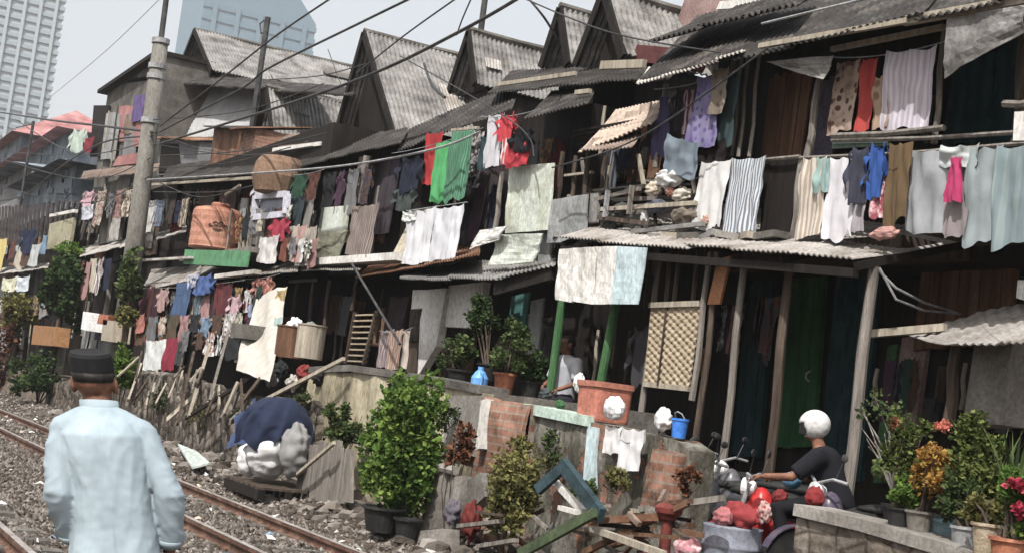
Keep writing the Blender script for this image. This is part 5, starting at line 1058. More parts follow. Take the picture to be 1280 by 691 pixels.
for i, (x, y) in enumerate(((1236, 560), (1262, 545))):
    t = thing('grass_clump', ('tall spiky grass clump behind the crimson flowers', 'tall spiky grass clump at the right edge against the pillar')[i], 'grass', P(x, 660, 7.7)); b = MB(); rg = random.Random(i); s0 = P(x, 655, 7.7)
    for k in range(34):
        e = s0+Vector((rg.gauss(0, .22), rg.gauss(0, .22), rg.uniform(.35, .75))); m_ = s0.lerp(e, .5)+Vector((0, 0, .12)); d = Vector((rg.gauss(0, 1), rg.gauss(0, 1), 0)).normalized()*.012
        b.add([s0-d, s0+d, m_+d, m_-d, e], [(0, 1, 2, 3), (3, 2, 4)])
    part('blade', b, G['leaf_mid'], t)
# ================================================================== vessels and bundles
def bucket(px, py, r, h, X, m, label, handle=True, cat='bucket', name='bucket', taper=.8):
    c = P(px, py, X); t = thing(name, label, cat, c, 'buckets and drums')
    b = MB(); b.lathe([(r*taper, 0), (r, h), (r*1.06, h), (r*1.06, h-.02), (r*.97, h-.025), (r*taper*.92, .02), (.001, .02)], c, 24); part('body', b, m, t, smooth=False)
    if handle:
        b = MB(); b.tube([c+Vector((0, -r, h*.95)), c+Vector((-.03, -r*.7, h+r*.55)), c+Vector((-.04, 0, h+r*.75)), c+Vector((-.03, r*.7, h+r*.55)), c+Vector((0, r, h*.95))], .006, 5); part('handle', b, G['metal_grey'], t)
    return t
def bundle(px, py, rx, ry, X, m, label, name='plastic_bag', cat='bag', seed=1, amp=.35, base=None, group='bags and bundles'):
    c = P(px, py, X); k = mpp(c); b = MB(); b.blob(c, (min(rx, ry)*k*.8, rx*k, ry*k), 26, 36, amp, 2.6, seed); kk = (rx+ry)*.5*k
    b.v = [tuple(Vector(v)+(Vector(v)-c)*(.10*mn.noise((Vector(v)-c)*(2.6/kk)+Vector((seed, 0, 3)))-.09*abs(mn.noise(Vector((v[0]-c.x, v[1]-c.y, (v[2]-c.z)*.45))*(4.2/kk)+Vector((seed, 4, 0)))))) for v in b.v]; solo(name, b, m, label, cat, group, smooth=True)
# orange water tank
c = P(268, 313, 8.4); k = mpp(c); r = 33*k; h = 54*k
t = thing('water_tank', 'faded orange round water tank with domed lid on a green shelf', 'water tank', c)
b = MB(); pr = [(r*.96, 0), (r, .03)]
for i in range(9): z = .05+(h*.86-.08)*i/8; pr += [(r*(1.0 if i % 2 else .985), z)]
pr += [(r*.985, h*.86), (r*.90, h*.93), (r*.6, h*.985), (.001, h)]
b.lathe(pr, c, 40); bd = part('body', b, G['tank_orange'], t, smooth=False)
b = MB(); b.lathe([(r*.34, h*.97), (r*.36, h*1.06), (r*.30, h*1.10), (.001, h*1.12)], c, 24); part('lid', b, G['tank_orange'], t)
# dark brand mark on the tank front: a small oval ring with rows of strokes
b = MB(); dirv = (CAM-c); dirv.z = 0; dirv.normalize(); sd = Vector((-dirv.y, dirv.x, 0))
def ts(u, v): a_ = u/r; return c+(dirv*math.cos(a_)+sd*math.sin(a_))*(r*1.012)+Vector((0, 0, h*.5+v))
for (u0_, v0, u1, v1) in ((-.12, .06, -.05, .1), (-.05, .1, 0, .06), (0, .06, .05, .11), (.05, .11, .11, .06), (-.2, -.0, -.16, .05), (-.2, -.0, -.1, .0), (-.07, -.01, -.07, .045), (-.07, .045, -.02, .0), (-.02, 0, -.02, .05), (.02, 0, .06, .05), (.06, .05, .1, 0), (.13, 0, .13, .05), (.13, .05, .19, .02), (-.1, -.06, .1, -.06), (-.06, -.09, .06, -.09)):
    b.bar(ts(u0_, v0), ts(u1, v1), .022, .012, dirv)
part('mark', b, G['ink'], bd)
# covered sacks
def cart():
    c = P(340, 598, 6.1); gz2 = gh(c.x, c.y)
    t = thing('pallet', 'low dark wooden pallet under the white sacks beside the track', 'pallet', (c.x, c.y, gz2))
    for i in range(7): b = MB(); b.box((c.x+.02, c.y-.66+i*.22, gz2+.17), (.85, .15, .03)); part('slat', b, G['mid_wood'], t)
    for dx in (-.36, 0, .36): b = MB(); b.box((c.x+dx, c.y, gz2+.09), (.09, 1.5, .12)); part('bearer', b, G['dark_wood_shade'], t)
    for i, (px, py, X, rx, ry) in enumerate(((336, 562, 6.0, 37, 36), (312, 574, 6.1, 20, 22), (368, 562, 6.2, 24, 34))):
        p = P(px, py, X); k = mpp(p); b = MB(); b.blob(p, (rx*k*.8, rx*k, ry*k), 30, 40, .14, 2.2, i*5+2)
        b.v = [tuple(Vector(v)+(Vector(v)-p)*(-.22*abs(mn.noise(Vector((v[0]*3, v[1]*4+v[2]*2, v[2]*9+i))))+.08*mn.noise(Vector((v[0]*9, v[1]*9, v[2]*14))))) for v in b.v]
        solo('sack', b, F((236, 236, 236)) if i < 2 else F((150, 150, 150)), ('large bulging white sack under the front of the blue tarpaulin', 'smaller white sack at the left under the blue tarpaulin', 'grey sack at the right under the blue tarpaulin')[i], 'sack', 'sacks beside the track', smooth=True)
    p = P(346, 541, 6.12); k = mpp(p); b = MB()
    def tp(u, v):
        a_ = 2*math.pi*u; ph = .04+v*(1.66+.15*math.sin(a_*2+.6)+.14*math.sin(a_*5)); k_ = 1+.06*math.sin(9*a_)*v*v
        r_ = math.sin(min(ph, 1.6))**.75*k_
        q = Vector((p.x+math.cos(a_)*.50*r_, p.y+math.sin(a_)*46*k*r_, p.z-.04+48*k*math.cos(min(ph, 1.57))-max(0, ph-1.57)*.55))
        return q+Vector((1, 1, .6))*(.06*mn.noise(Vector((q.x*4, q.y*4, q.z*3)))-.06*abs(mn.noise(Vector((q.x*7, q.y*7+q.z*3, q.z*3)))))+Vector((1, 1, 0))*.03*math.sin(a_*11+5*v)*v
    b.grid(tp, 110, 34)
    solo('tarpaulin', b, F((36, 48, 78)), 'crumpled dark blue tarpaulin draped over the white sacks beside the track', 'tarpaulin', smooth=True)
    b = MB(); q = [P(296, 520, 6.3), P(322, 498, 6.3), P(318, 552, 6.1), P(280, 560, 6.0)]; warped(b, q, 6, .08); solo('tarpaulin', b, F((58, 80, 124)), 'blue tarpaulin flap trailing left of the white sacks', 'tarpaulin', smooth=True)
cart()
b = MB(); planks(b, quadP([(376, 548), (440, 560), (438, 634), (368, 622)], 6.35), (.05, 0, 0), 8, .02, 12, .08); t = thing('board_fence', 'grey weathered board fence right of the covered sacks', 'fence', P(404, 628, 6.35)); part('board', b, G['grey_wood'], t)
b = MB(); p, q = P(372, 592, 6.2), P(418, 553, 6.2); b.bar(p, q, .04, .04); part('rail', b, G['pale_wood'], t)
# leaning poles / boards on the rubble wall
for i, (a, c_, w_, m, lab) in enumerate((((262, 430), (236, 520), .10, 'pale_wood', 'pale plank leaning on the rubble wall'), ((286, 412), (262, 500), .06, 'grey_wood', 'thin grey pole leaning on the rubble wall'), ((242, 440), (222, 530), .08, 'mid_wood', 'brown plank leaning on the rubble wall near the maroon cloth'), ((176, 455), (160, 500), .08, 'pale_wood', 'pale plank leaning at the wall beside the little bright bush'), ((320, 468), (232, 522), .06, 'dark_wood_shade', 'long dark beam lying askew against the rubble wall'), ((430, 448), (330, 500), .05, 'pale_wood', 'thin pale stick lying over the rag heap'))):
    b = MB(); A, B_ = P(*a, 6.85), P(*c_, 6.5); b.bar(A, B_, w_, .04, (1, 0, 0)); solo('plank', b, G[m], lab, 'plank', 'leaning planks')
b = MB(); q = [P(222, 556, 6.3), P(246, 566, 6.3), P(262, 580, 5.9), P(240, 586, 5.9)]; b.hexa(q, (0, 0, .03)); solo('panel_scrap', b, plain('mint_scrap', (.42, .47, .44), .7), 'pale grey green panel scrap lying by the track', 'panel')
rg = random.Random(91)
for i in range(34):
    x = rg.uniform(160, 330); y = 446+(x-160)*.22+rg.uniform(-14, 46); L_ = rg.uniform(18, 52); a_ = rg.choice((rg.uniform(-.5, .1), rg.uniform(-.9, .7)))
    b = MB(); b.bar(P(x, y, 6.9-rg.random()*.2), P(x-L_*math.sin(.35+a_*.6), y+L_*math.cos(.35+a_*.6)*.8, 6.75-rg.random()*.35), rg.uniform(.04, .11), .03, (1, 0, 0)); solo('plank', b, G[rg.choice(('mid_wood', 'grey_wood', 'dark_wood_shade', 'concrete_dark', 'pale_wood', 'mid_wood'))], 'weathered plank among the many heaped against the rubble wall', 'plank', 'planks heaped against the rubble wall')
# rag heap above cart
for i, (x, y, rx, ry, col, lab) in enumerate(((352, 462, 12, 10, (40, 46, 48), 'dark rag pile left of the pale drum'), (380, 466, 12, 10, (150, 50, 46), 'red rag pile below the pale drum'), (398, 472, 10, 9, (42, 38, 44), 'black rag pile at the end of the cream wall'), (366, 478, 14, 9, (196, 190, 180), 'dirty white rag pile above the covered sacks'), (340, 474, 9, 10, (160, 160, 158), 'grey rag pile at the foot of the big white tarpaulin'))):
    bundle(x, y, rx, ry, 7.0, F(col), lab, 'rag_pile', 'rags', i, .5)
# drums
bucket(361, 447, .24, .5, 7.3, G['brown_board'], 'rusty brown drum under the white bags', False, 'drum', 'drum', .97)
bucket(385, 448, .22, .52, 7.3, G['pale_wood'], 'pale straw coloured drum beside the brown drum', False, 'drum', 'drum', .97)
bundle(368, 408, 18, 11, 7.35, G['white_plastic'], 'white plastic bag heap on the two drums', seed=3)
bundle(388, 410, 9, 8, 7.3, F((150, 156, 150)), 'grey green bag on the pale drum', seed=4)
# pale crate and basket upstairs
t = thing('crate', 'pale lilac crate with dark opening below the brown basket', 'crate', P(340, 270, 8.1)); b = MB()
fr = [(320, 246), (359, 243), (357, 268), (318, 272)]; q = quadP(fr, 8.1); ce = sum(q, Vector())/4
for i in range(4): b.bar(q[i], q[(i+1) % 4], .09, .12)
part('frame', b, plain('lilac_box', (.5, .5, .56), .5), t)
b = MB(); b.hexa([ce+(v-ce)*.86+Vector((.06, 0, 0)) for v in q], (.3, 0, 0)); part('screen', b, plain('dusk_screen', (.13, .15, .2), .3), t)
c = P(345, 242, 8.15); b = MB(); b.lathe([(.42, 0), (.5, .3), (.46, .55), (.38, .68), (.001, .72)], c, 18); solo('basket', b, plain('basket_brown', (.20, .13, .09), .9), 'brown round wicker basket on the pale crate', 'basket')
# junk on the middle balcony
for i, (x, y, rx, ry, col, lab) in enumerate(((838, 222, 30, 12, (236, 236, 234), 'white plastic sheet heaped on the balcony corner'), (818, 236, 16, 9, (226, 210, 186), 'cream bag below the white plastic sheet'), (852, 244, 18, 9, (214, 206, 190), 'beige bag pile beside the white sheet left end'), (838, 240, 8, 6, (196, 130, 110), 'salmon rag between the cream bags'), (806, 272, 6, 12, (226, 226, 224), 'small upright white bag on the balcony floor'), (776, 262, 16, 8, (86, 92, 90), 'dark grey green junk bag on the shelf rail'), (820, 258, 22, 8, (104, 110, 124), 'slate blue junk bag under the cream bags'), (858, 268, 26, 13, (134, 122, 108), 'brown grey sack on the balcony floor'), (764, 284, 20, 8, (60, 60, 60), 'black sack behind the grey railing sheet'), (898, 288, 14, 7, (50, 44, 42), 'black rag at the foot of the white sheet'), (884, 276, 10, 7, (206, 160, 140), 'pale pink rag at the foot of the white sheet'))):
    bundle(x, y, rx, ry, 8.85, F(col), lab, 'junk_bag' if 'bag' in lab else 'rag_pile', 'junk', 40+i, .45)
bundle(1106, 292, 24, 8, 8.75, F((206, 150, 140)), 'pink cloth bundle lying on the porch awning', 'cloth_bundle', 'cloth', 9, .4)
for i, (a, c_) in enumerate((((744, 250), (800, 236)), ((752, 262), (870, 254)), ((790, 290), (880, 280)), ((748, 272), (812, 280)), ((760, 238), (756, 272)), ((790, 232), (786, 268)))):
    b = MB(); b.bar(P(*a, 8.82-.02*i), P(*c_, 8.82-.02*i), .04, .05); solo('scrap_wood', b, G[('grey_wood', 'pale_wood', 'asbestos', 'mid_wood', 'metal_grey', 'grey_wood')[i]], ('grey batten high in the balcony junk', 'long pale batten across the balcony junk', 'pale strip lying at the front edge of the balcony junk', 'brown batten low in the balcony junk', 'upright metal bar left in the balcony junk', 'upright grey stick in the middle of the balcony junk')[i], 'batten', 'scrap battens on the balcony')
# edge rubble along the awning roof
for i in range(12):
    x = 700+i*24; b = MB(); A = P(x, 298-.25*i, 8.85); b.box(A, (.2, .34, .07), rz=.2*((i*7) % 5-2), rx=.1*((i*3) % 4-1.5)); o = solo('roof_weight', b, G[('asbestos', 'concrete', 'pale_wood', 'concrete_dark')[i % 4]], 'loose flat slab weighing down the long porch awning', 'slab', 'loose slabs on the porch awning')
# on the yard wall
c = P(752, 527, 7.3); t = thing('tub', 'faded salmon red plastic tub on the yard wall', 'tub', c); rr = 28*mpp(c); hh = zdrop(P(752, 478, 7.3), 527)
def sqring(b, prof):
    vs = []; n = 32
    for r_, z in prof:
        for k in range(n): w_ = 2*math.pi*k/n; cx, sy = math.cos(w_+.5), math.sin(w_+.5); vs.append(c+Vector((r_*math.copysign(abs(cx)**.3, cx), r_*math.copysign(abs(sy)**.3, sy), z)))
    b.add(vs, [(i_*n+k, i_*n+(k+1) % n, (i_+1)*n+(k+1) % n, (i_+1)*n+k) for i_ in range(len(prof)-1) for k in range(n)])
b = MB(); sqring(b, [(.001, 0), (rr*.9, 0), (rr*.92, .02), (rr*.97, hh*.9), (rr*.94, hh*.9), (rr*.84, .04), (.001, .04)]); part('body', b, plain('salmon_tub', (.42, .165, .12), .6, var=.3), t)
b = MB(); sqring(b, [(rr*.96, hh*.84), (rr*1.04, hh*.86), (rr*1.06, hh), (rr*1.0, hh), (rr*.96, hh*.9)]); part('rim', b, plain('salmon_rim', (.42, .18, .13), .6, var=.25), t)
bundle(768, 510, 17, 15, 7.0, G['white_plastic'], 'bulging white plastic bag in front of the salmon red tub', seed=21, amp=.2)
bundle(829, 524, 13, 15, 7.2, G['white_plastic'], 'round white plastic bag left of the blue bucket', seed=22, amp=.2)
bucket(848, 547, .075, .17, 7.15, plain('blue_plastic', (.05, .18, .55), .4, var=.15), 'small bright blue bucket on the yard wall')
t = thing('jug', 'light blue plastic jug on the terrace between the potted bushes', 'jug', P(597, 494, 7.3)); c = P(597, 494, 7.3); b = MB(); b.lathe([(.08, 0), (.095, .03), (.10, .2), (.06, .27), (.035, .29), (.035, .33), (.001, .33)], c, 18); part('body', b, plain('jug_blue', (.14, .33, .68), .4, var=.15), t)
b = MB(); b.tube([c+Vector((-.02, -.06, .27)), c+Vector((-.03, -.12, .25)), c+Vector((-.03, -.11, .12))], .012, 6); part('handle', b, plain('jug_blue', ()), t)
bundle(700, 505, 10, 6, 7.3, G['green_paint'], 'green folded cloth on the mint coping slab', 'cloth_bundle', 'cloth', 12, .3)
bundle(724, 478, 8, 12, 7.5, G['white_plastic'], 'narrow white bag behind the left of the salmon tub', seed=13, amp=.3)
c = P(728, 490, 7.4)
# debris by the track foot
for i, (pts, X, th, m, lab) in enumerate((
    ([(540, 584), (556, 582), (546, 660), (524, 662)], 6.5, .14, 'concrete', 'broken concrete post with bent top beside the bright green bush'),
    ([(562, 596), (578, 594), (566, 668), (546, 668)], 6.55, .14, 'concrete', 'broken concrete post right of its neighbour with the bent top'),
    ([(512, 664), (552, 660), (552, 690), (508, 690)], 6.25, .2, 'concrete', 'concrete block at the foot of the broken posts'),
    ([(584, 600), (600, 590), (606, 620), (584, 640)], 6.6, .12, 'concrete_dark', 'dark concrete slab piece beside the broken posts'))):
    b = MB(); slabP(b, pts, X, th); solo('concrete_debris', b, G[m], lab, 'rubble', 'concrete debris by the track')
b = MB(); b.tube([P(538, 594, 6.5), P(552, 584, 6.5), P(570, 588, 6.55)], .05, 7); solo('concrete_debris', b, G['concrete'], 'bent concrete stub on top of the broken posts', 'rubble', 'concrete debris by the track')
pot(P(476, 664, 6.0), .22, .26, G['rubber'], 'large black pot at the foot of the bright green bush'); pot(P(508, 672, 6.15), .15, .2, G['rubber'], 'smaller black pot beside the large black one')
bundle(590, 650, 14, 24, 6.5, F((120, 40, 34)), 'dark red rag bundle beside the broken posts', 'rag_pile', 'rags', 31, .5); bundle(566, 640, 12, 16, 6.45, F((110, 104, 116)), 'grey rag bundle beside the dark red one', 'rag_pile', 'rags', 32, .5)
def timber(a, c_, X0, X1, w_, h_, m, lab, cat='beam', name='timber'): b = MB(); b.bar(P(*a, X0), P(*c_, X1), w_, h_); solo(name, b, m, lab, cat, 'discarded timbers by the yard wall')
timber((704, 580), (752, 644), 6.4, 6.3, .06, .12, plain('teal_beam', (.03, .055, .065), .8, var=.5), 'weathered teal beam sloping down right from the peak of the discarded frame')
timber((706, 582), (672, 612), 6.4, 6.3, .06, .09, plain('teal_beam', ()), 'weathered teal beam sloping down left from the peak of the discarded frame')
timber((744, 640), (650, 692), 6.25, 6.0, .06, .08, plain('moss_beam', (.055, .075, .04), .85, var=.5), 'mossy green beam lying toward the track')
timber((694, 602), (730, 640), 6.45, 6.4, .04, .06, G['white_wall'], 'white batten inside the discarded teal frame'); timber((700, 634), (722, 640), 6.3, 6.3, .05, .04, G['white_wall'], 'short white board piece under the teal beam')
timber((745, 650), (820, 646), 6.5, 6.5, .05, .06, G['rust'], 'rusty brown bar lying before the yard wall'); timber((740, 660), (830, 692), 6.4, 6.2, .05, .05, G['pale_wood'], 'pale timber lying before the yard wall'); timber((730, 690), (860, 628), 6.5, 6.6, .04, .05, G['brown_board'], 'reddish timber sloping up to the red hydrant')
timber((800, 636), (905, 622), 6.7, 6.9, .04, .05, G['grey_wood'], 'grey timber behind the red hydrant')
# red pump / hydrant
c = P(828, 708, 6.6); t = thing('hand_pump', 'rusty red iron pump with flat round head in front of the yard wall', 'pump', c); b = MB(); b.lathe([(.10, 0), (.10, .04), (.05, .06), (.045, .36), (.07, .38), (.07, .40)], c, 14); part('column', b, G['red_paint'], t)
b = MB(); b.lathe([(.07, .40), (.11, .43), (.115, .47), (.08, .50), (.001, .51)], c, 18); hd = part('head', b, G['red_paint'], t)
b = MB(); b.bar(c+Vector((0, .26, .47)), c+Vector((0, -.30, .56)), .035, .035); part('handle', b, G['rail_rust'], hd)
b = MB(); b.bar(c+Vector((-.04, .05, .1)), c+Vector((-.2, .12, .04)), .05, .05); part('spout', b, G['red_paint'], t)
# barrel with bundles
c = P(908, 735, 7.3); k = mpp(c); h = P(908, 655, 7.3).z-c.z; t = thing('barrel', 'grey blue barrel topped with red and pink cloth', 'barrel', c); b = MB(); r = 37*k
b.lathe([(r*.96, 0), (r, .03), (r, h*.3), (r*1.03, h*.32), (r, h*.34), (r, h*.65), (r*1.03, h*.67), (r, h*.69), (r, h*.96), (r*1.03, h)], c, 32); part('body', b, plain('barrel_grey', (.21, .225, .27), .6, var=.2), t, smooth=True)
b = MB(); b.lathe([(r*1.0, h*.97), (.001, h*.98)], c, 24); part('lid', b, G['metal_dark'], t)
bundle(925, 645, 33, 18, 7.3, F((168, 48, 52)), 'red cloth bundle on the grey blue barrel', 'cloth_bundle', 'cloth', 51, .3); bundle(903, 646, 16, 12, 7.15, F((196, 112, 116)), 'pink cloth on the left of the red bundle', 'cloth_bundle', 'cloth', 52, .3)
bundle(860, 690, 20, 20, 7.0, F((214, 140, 150), 'print', (236, 200, 200), 1.5), 'pink printed cloth bundle left of the barrel', 'cloth_bundle', 'cloth', 53, .4)
# yard clutter under the porch
rg = random.Random(77)
for i, (x, y, rx, ry, col, lab) in enumerate(((1106, 586, 20, 13, (96, 118, 50), 'olive green cloth bundle behind the porch post'), (682, 492, 12, 8, (80, 90, 90), 'dark sack at the foot of the left green post'))):
    bundle(x, y, rx, ry, 8.0, F(col), lab, 'junk_bag', 'bag', 60+i, .4)
for i in range(46):
    x = rg.uniform(570, 850); y = rg.uniform(636, 694); L_ = rg.uniform(14, 62); a_ = rg.uniform(-.5, .9)*(1 if rg.random() < .8 else -2)
    X = rg.uniform(6.3, 6.9); b = MB(); b.bar(P(x, y, X), P(x+L_*math.cos(a_), y+L_*math.sin(a_)*.8, X+rg.uniform(-.15, .15)), rg.uniform(.02, .07), rg.uniform(.02, .04)); solo('scrap_stick', b, G[rg.choice(('mid_wood', 'grey_wood', 'dark_wood_shade', 'rust', 'brown_board', 'pale_wood', 'rust_grey', 'concrete_dark'))], 'scrap stick in the rubble heap in front of the yard wall', 'stick', 'scrap sticks before the yard wall')
for i in range(34):
    x = rg.uniform(704, 880); y = rg.uniform(212, 292); L_ = rg.uniform(14, 50); a_ = rg.choice((-.12, -.1, -1.75, -1.7, rg.uniform(-.6, .6)))
    X = rg.uniform(8.82, 9.2); b = MB(); b.bar(P(x, y, X), P(x+L_*math.cos(a_), y+L_*math.sin(a_), X), rg.uniform(.02, .05), .03); solo('scrap_stick', b, G[rg.choice(('mid_wood', 'grey_wood', 'dark_wood_shade', 'metal_dark', 'dark_wood_shade', 'pale_wood'))], 'thin scrap stick tangled in the middle balcony junk', 'stick', 'scrap sticks on the middle balcony')
for i, (x, y, rx, ry, m, lab) in enumerate(((690, 560, 14, 34, 'leaf_mid', 'weed climbing the left end of the yard wall'), (650, 560, 20, 18, 'leaf_dry', 'dry weed at the top of the straggly yellowish bush'), (770, 600, 22, 16, 'leaf_dry', 'dry weed at the yard wall foot below the white trousers'), (860, 600, 18, 22, 'leaf_redbrown', 'brown weed at the right end of the yard wall'), (730, 612, 18, 14, 'leaf_mid', 'green weed behind the teal beam'), (560, 520, 14, 20, 'leaf_dark', 'dark weed on the wall right of the bright green bush'), (380, 500, 16, 12, 'leaf_mid', 'weed on top of the cream wall'), (250, 520, 24, 16, 'leaf_dry', 'dry weed among the planks on the rubble wall'), (300, 520, 16, 18, 'leaf_dark', 'dark weed left of the blue tarpaulin'), (200, 500, 18, 18, 'leaf_dark', 'dark weed at the rubble wall behind the walking man'))):
    bush('weed', lab, x, y, rx, ry, 6.85, 420, .045, m, None, 'weeds on the walls', 'weed', 200+i)
# small trash things at wall left
for i, (x, y, w_, h_, m, lab) in enumerate(((56, 418, 28, 24, 'brown_board', 'ochre brown box at the far left among the trees'), (136, 412, 14, 26, 'pale_wood', 'pale box by the small yellowish tree'), (130, 398, 12, 12, 'terracotta', 'salmon pot by the small yellowish tree'), (196, 470, 30, 14, 'concrete', 'pale stone block in the rubble wall below the white cloth'), (108, 400, 8, 22, 'white_plastic', 'narrow white post beside the dense green tree'), (300, 412, 20, 18, 'concrete_dark', 'grey pot on the wall ledge'))):
    b = MB(); slabP(b, [(x-w_/2, y-h_/2), (x+w_/2, y-h_/2+2), (x+w_/2-3, y+h_/2+2), (x-w_/2-3, y+h_/2)], 7.0, .4); solo('box' if 'box' in lab else 'block', b, G[m] if m != 'brown_board' else plain('ochre_box', (.28, .15, .07), .8), lab, 'box' if 'box' in lab else 'block', 'boxes and blocks on the wall')
# rubble stones on bank: stuff
mb = MB(); rg = random.Random(5)
for _ in range(900):
    y = rg.uniform(8.5, 36); x = rg.uniform(5.9, 7.0) if y > 12.5 or rg.random() < .5 else rg.uniform(6.0, 8.6); r_ = rg.uniform(.03, .11)*(1 if rg.random() < .8 else 1.6); z = gh(x, y)+r_*.15
    mb.blob((x, y, z), (r_*rg.uniform(.7, 1.2), r_*rg.uniform(.7, 1.2), r_*.65), 4, 6, .5, 2, rg.random()*50)
struct('rubble', mb, G['gravel'], 'stuff')
# ================================================================== poles and cables
t = thing('utility_pole', 'thick concrete utility pole with steel pipe on top', 'utility pole', (7.3, 33, .2))
a, c = P(201, 52, 7.3), P(167, 316, 7.3); ym = (a.y+c.y)/2; a.y = c.y = ym; a = PY(201, 52, ym); c = PY(167, 316, ym); d = (c-a).normalized(); foot = c+d*((c.z-.1)/-d.z)
b = MB(); b.tube([a, a.lerp(foot, .5), foot], [9.5*mpp(a), 11.5*mpp(a), 14*mpp(a)], 16); sh = part('shaft', b, G['pole_concrete'], t, smooth=True)
for f in (.0, .12, .17, .38): 
    b = MB(); p = a.lerp(c, f); b.tube([p-d*.06, p+d*.06], 11.2*mpp(a)+.05*f, 16); part('band', b, G['metal_grey'], sh)
b = MB(); b.tube([a-d*1.6, a], 3.6*mpp(a), 8); b.tube([a-d*.05, a-d*.02], 9*mpp(a), 12); part('steel_pipe', b, G['metal_dark'], t)
t = thing('mast', 'thin dark mast with small bracket in front of the largest tiled roof', 'mast', P(322, 200, 9.8)); b = MB(); a, c = P(335, 22, 9.8), P(321, 200, 9.8); c.y = a.y; b.tube([a, c], .075, 8); part('pole', b, G['metal_dark'], t)
b = MB(); b.tube([P(334, 40, 9.8), P(326, 42, 9.8), P(325, 30, 9.8), P(330, 26, 9.8)], .02, 6); part('bracket', b, G['metal_dark'], t)
t = thing('mast', 'short dark antenna mast above the right tiled roof at top centre', 'mast', P(604, 44, 12.4)); b = MB(); a, c = P(610, -30, 12.4), P(603, 60, 12.4); c.y = a.y; b.tube([a, c], .07, 8); part('pole', b, G['metal_dark'], t)
def cable(pts, lab, r=.018, m='metal_dark'):
    q = [P(x, y, X) for x, y, X in pts]; out = []
    for i in range(len(q)-1):
        p0 = q[max(0, i-1)]; p1 = q[i]; p2 = q[i+1]; p3 = q[min(len(q)-1, i+2)]
        for k in range(8):
            s_ = k/8; out.append(.5*((2*p1)+(p2-p0)*s_+(2*p0-5*p1+4*p2-p3)*s_*s_+(3*p1-p0-3*p2+p3)*s_**3))
    out.append(q[-1]); b = MB(); b.tube(out, r, 6); solo('cable', b, G[m], lab, 'cable', 'overhead cables')
X7 = 7.3
cable([(200, 180, X7), (345, 135, 7.4), (467, 92, 7.5), (578, 38, 7.6), (655, -6, 7.7)], 'thickest overhead cable passing in front of the steep dark gable', .024)
cable([(200, 165, X7), (300, 112, 7.4), (335, 86, 7.4), (446, 31, 7.5), (522, -6, 7.6)], 'overhead cable crossing the largest tiled roof to the top', .02)
cable([(200, 158, X7), (270, 104, 7.4), (345, 45, 7.5), (420, -6, 7.6)], 'overhead cable reaching the top edge nearest the concrete pole', .018)
cable([(446, 92, 9), (505, 45, 8.5), (575, -5, 8)], 'overhead cable rising from the steep roof ridge to the top edge', .014)
cable([(571, 44, 9), (578, 24, 8.7), (592, -8, 8.4)], 'short steep overhead cable at top centre', .012)
cable([(655, -8, 8.4), (680, 22, 8.7), (697, 50, 9.5)], 'overhead cable dropping at the small dark gable', .018)
cable([(60, 124, 9), (130, 66, 8), (205, -6, 7.5)], 'faint thin wire slanting up over the pale sky at left', .010, 'metal_grey')
cable([(-10, 139, 7.5), (60, 150, 7.4), (130, 158, 7.3), (196, 166, X7)], 'thick black cable running left from the concrete pole', .035)
cable([(-10, 252, 7.6), (30, 244, 7.5), (80, 206, 7.4), (130, 178, 7.3), (190, 170, X7)], 'sagging black cable left of the concrete pole', .022)
cable([(20, 150, 7.5), (60, 176, 7.5), (100, 196, 7.5)], 'short slanting cable over the faded red roofs', .018)
cable([(184, 225, X7), (330, 216, 7.6), (440, 206, 8.0), (545, 186, 8.3), (600, 165, 8.5)], 'pale cable running along the eaves from the concrete pole', .018, 'metal_grey')
cable([(335, 100, 9.7), (400, 95, 9.7), (458, 80, 10)], 'thin wire sagging in front of the largest tiled roof', .012)
cable([(410, 62, 10.6), (420, 90, 10.2), (432, 120, 10)], 'thin drop wire on the largest tiled roof', .012)
cable([(530, 80, 10.2), (540, 106, 10), (556, 122, 9.8)], 'black hose lying on the steep tiled roof', .03)
cable([(952, 30, 8.4), (1060, 4, 8.3), (1110, -8, 8.3)], 'wire crossing the dark roof at the upper right', .012, 'metal_grey')
cable([(500, 70, 9), (640, 152, 8.6), (668, 196, 8.5)], 'drop wire from the roofs to the pale green wall sheet', .010)
cable([(440, 330, 8.2), (470, 380, 8.0), (500, 430, 7.9)], 'slack hose hanging below the rusty awning', .02)
rg = random.Random(15)
for i, lab in enumerate(('highest', 'second highest', 'third highest', 'fourth', 'fifth', 'sixth', 'lowest')):
    y = 150+i*15; x1 = 250+rg.uniform(0, 160); y1 = y+rg.uniform(-46, 26)
    cable([(192, y, X7), (200+(x1-200)*.5, (y+y1)/2+rg.uniform(5, 14), 7.8), (x1, y1, 8.4)], lab+' of the slack house wires fanning right from the concrete pole', .011)
for i, lab in enumerate(('upper', 'middle', 'lower')):
    y = 176+i*22; cable([(188, y, X7), (100, y+18+8*i, 7.5), (-12, y+rg.uniform(-16, 40), 7.8)], lab+' slack wire fanning left from the concrete pole', .013)
cable([(640, -8, 8.4), (760, 40, 8.5), (900, 66, 8.5)], 'wire from the top edge to the left end of the dark right roof', .011)
cable([(690, 210, 8.4), (800, 172, 8.4), (960, 60, 8.5)], 'wire crossing the middle balcony to the right roof', .010)
t = thing('lamp_post', 'thin dark lamp post in front of the faded red roofs', 'post', P(32, 250, 7.9)); b = MB(); a, c = P(42, 152, 7.9), P(28, 256, 7.9); c.y = a.y; b.tube([a, c], .06, 7); part('pole', b, G['metal_dark'], t); b = MB(); p = P(20, 160, 7.9); b.bar(a+Vector((0, 0, -.1)), p, .04, .04); part('arm', b, G['metal_dark'], t)
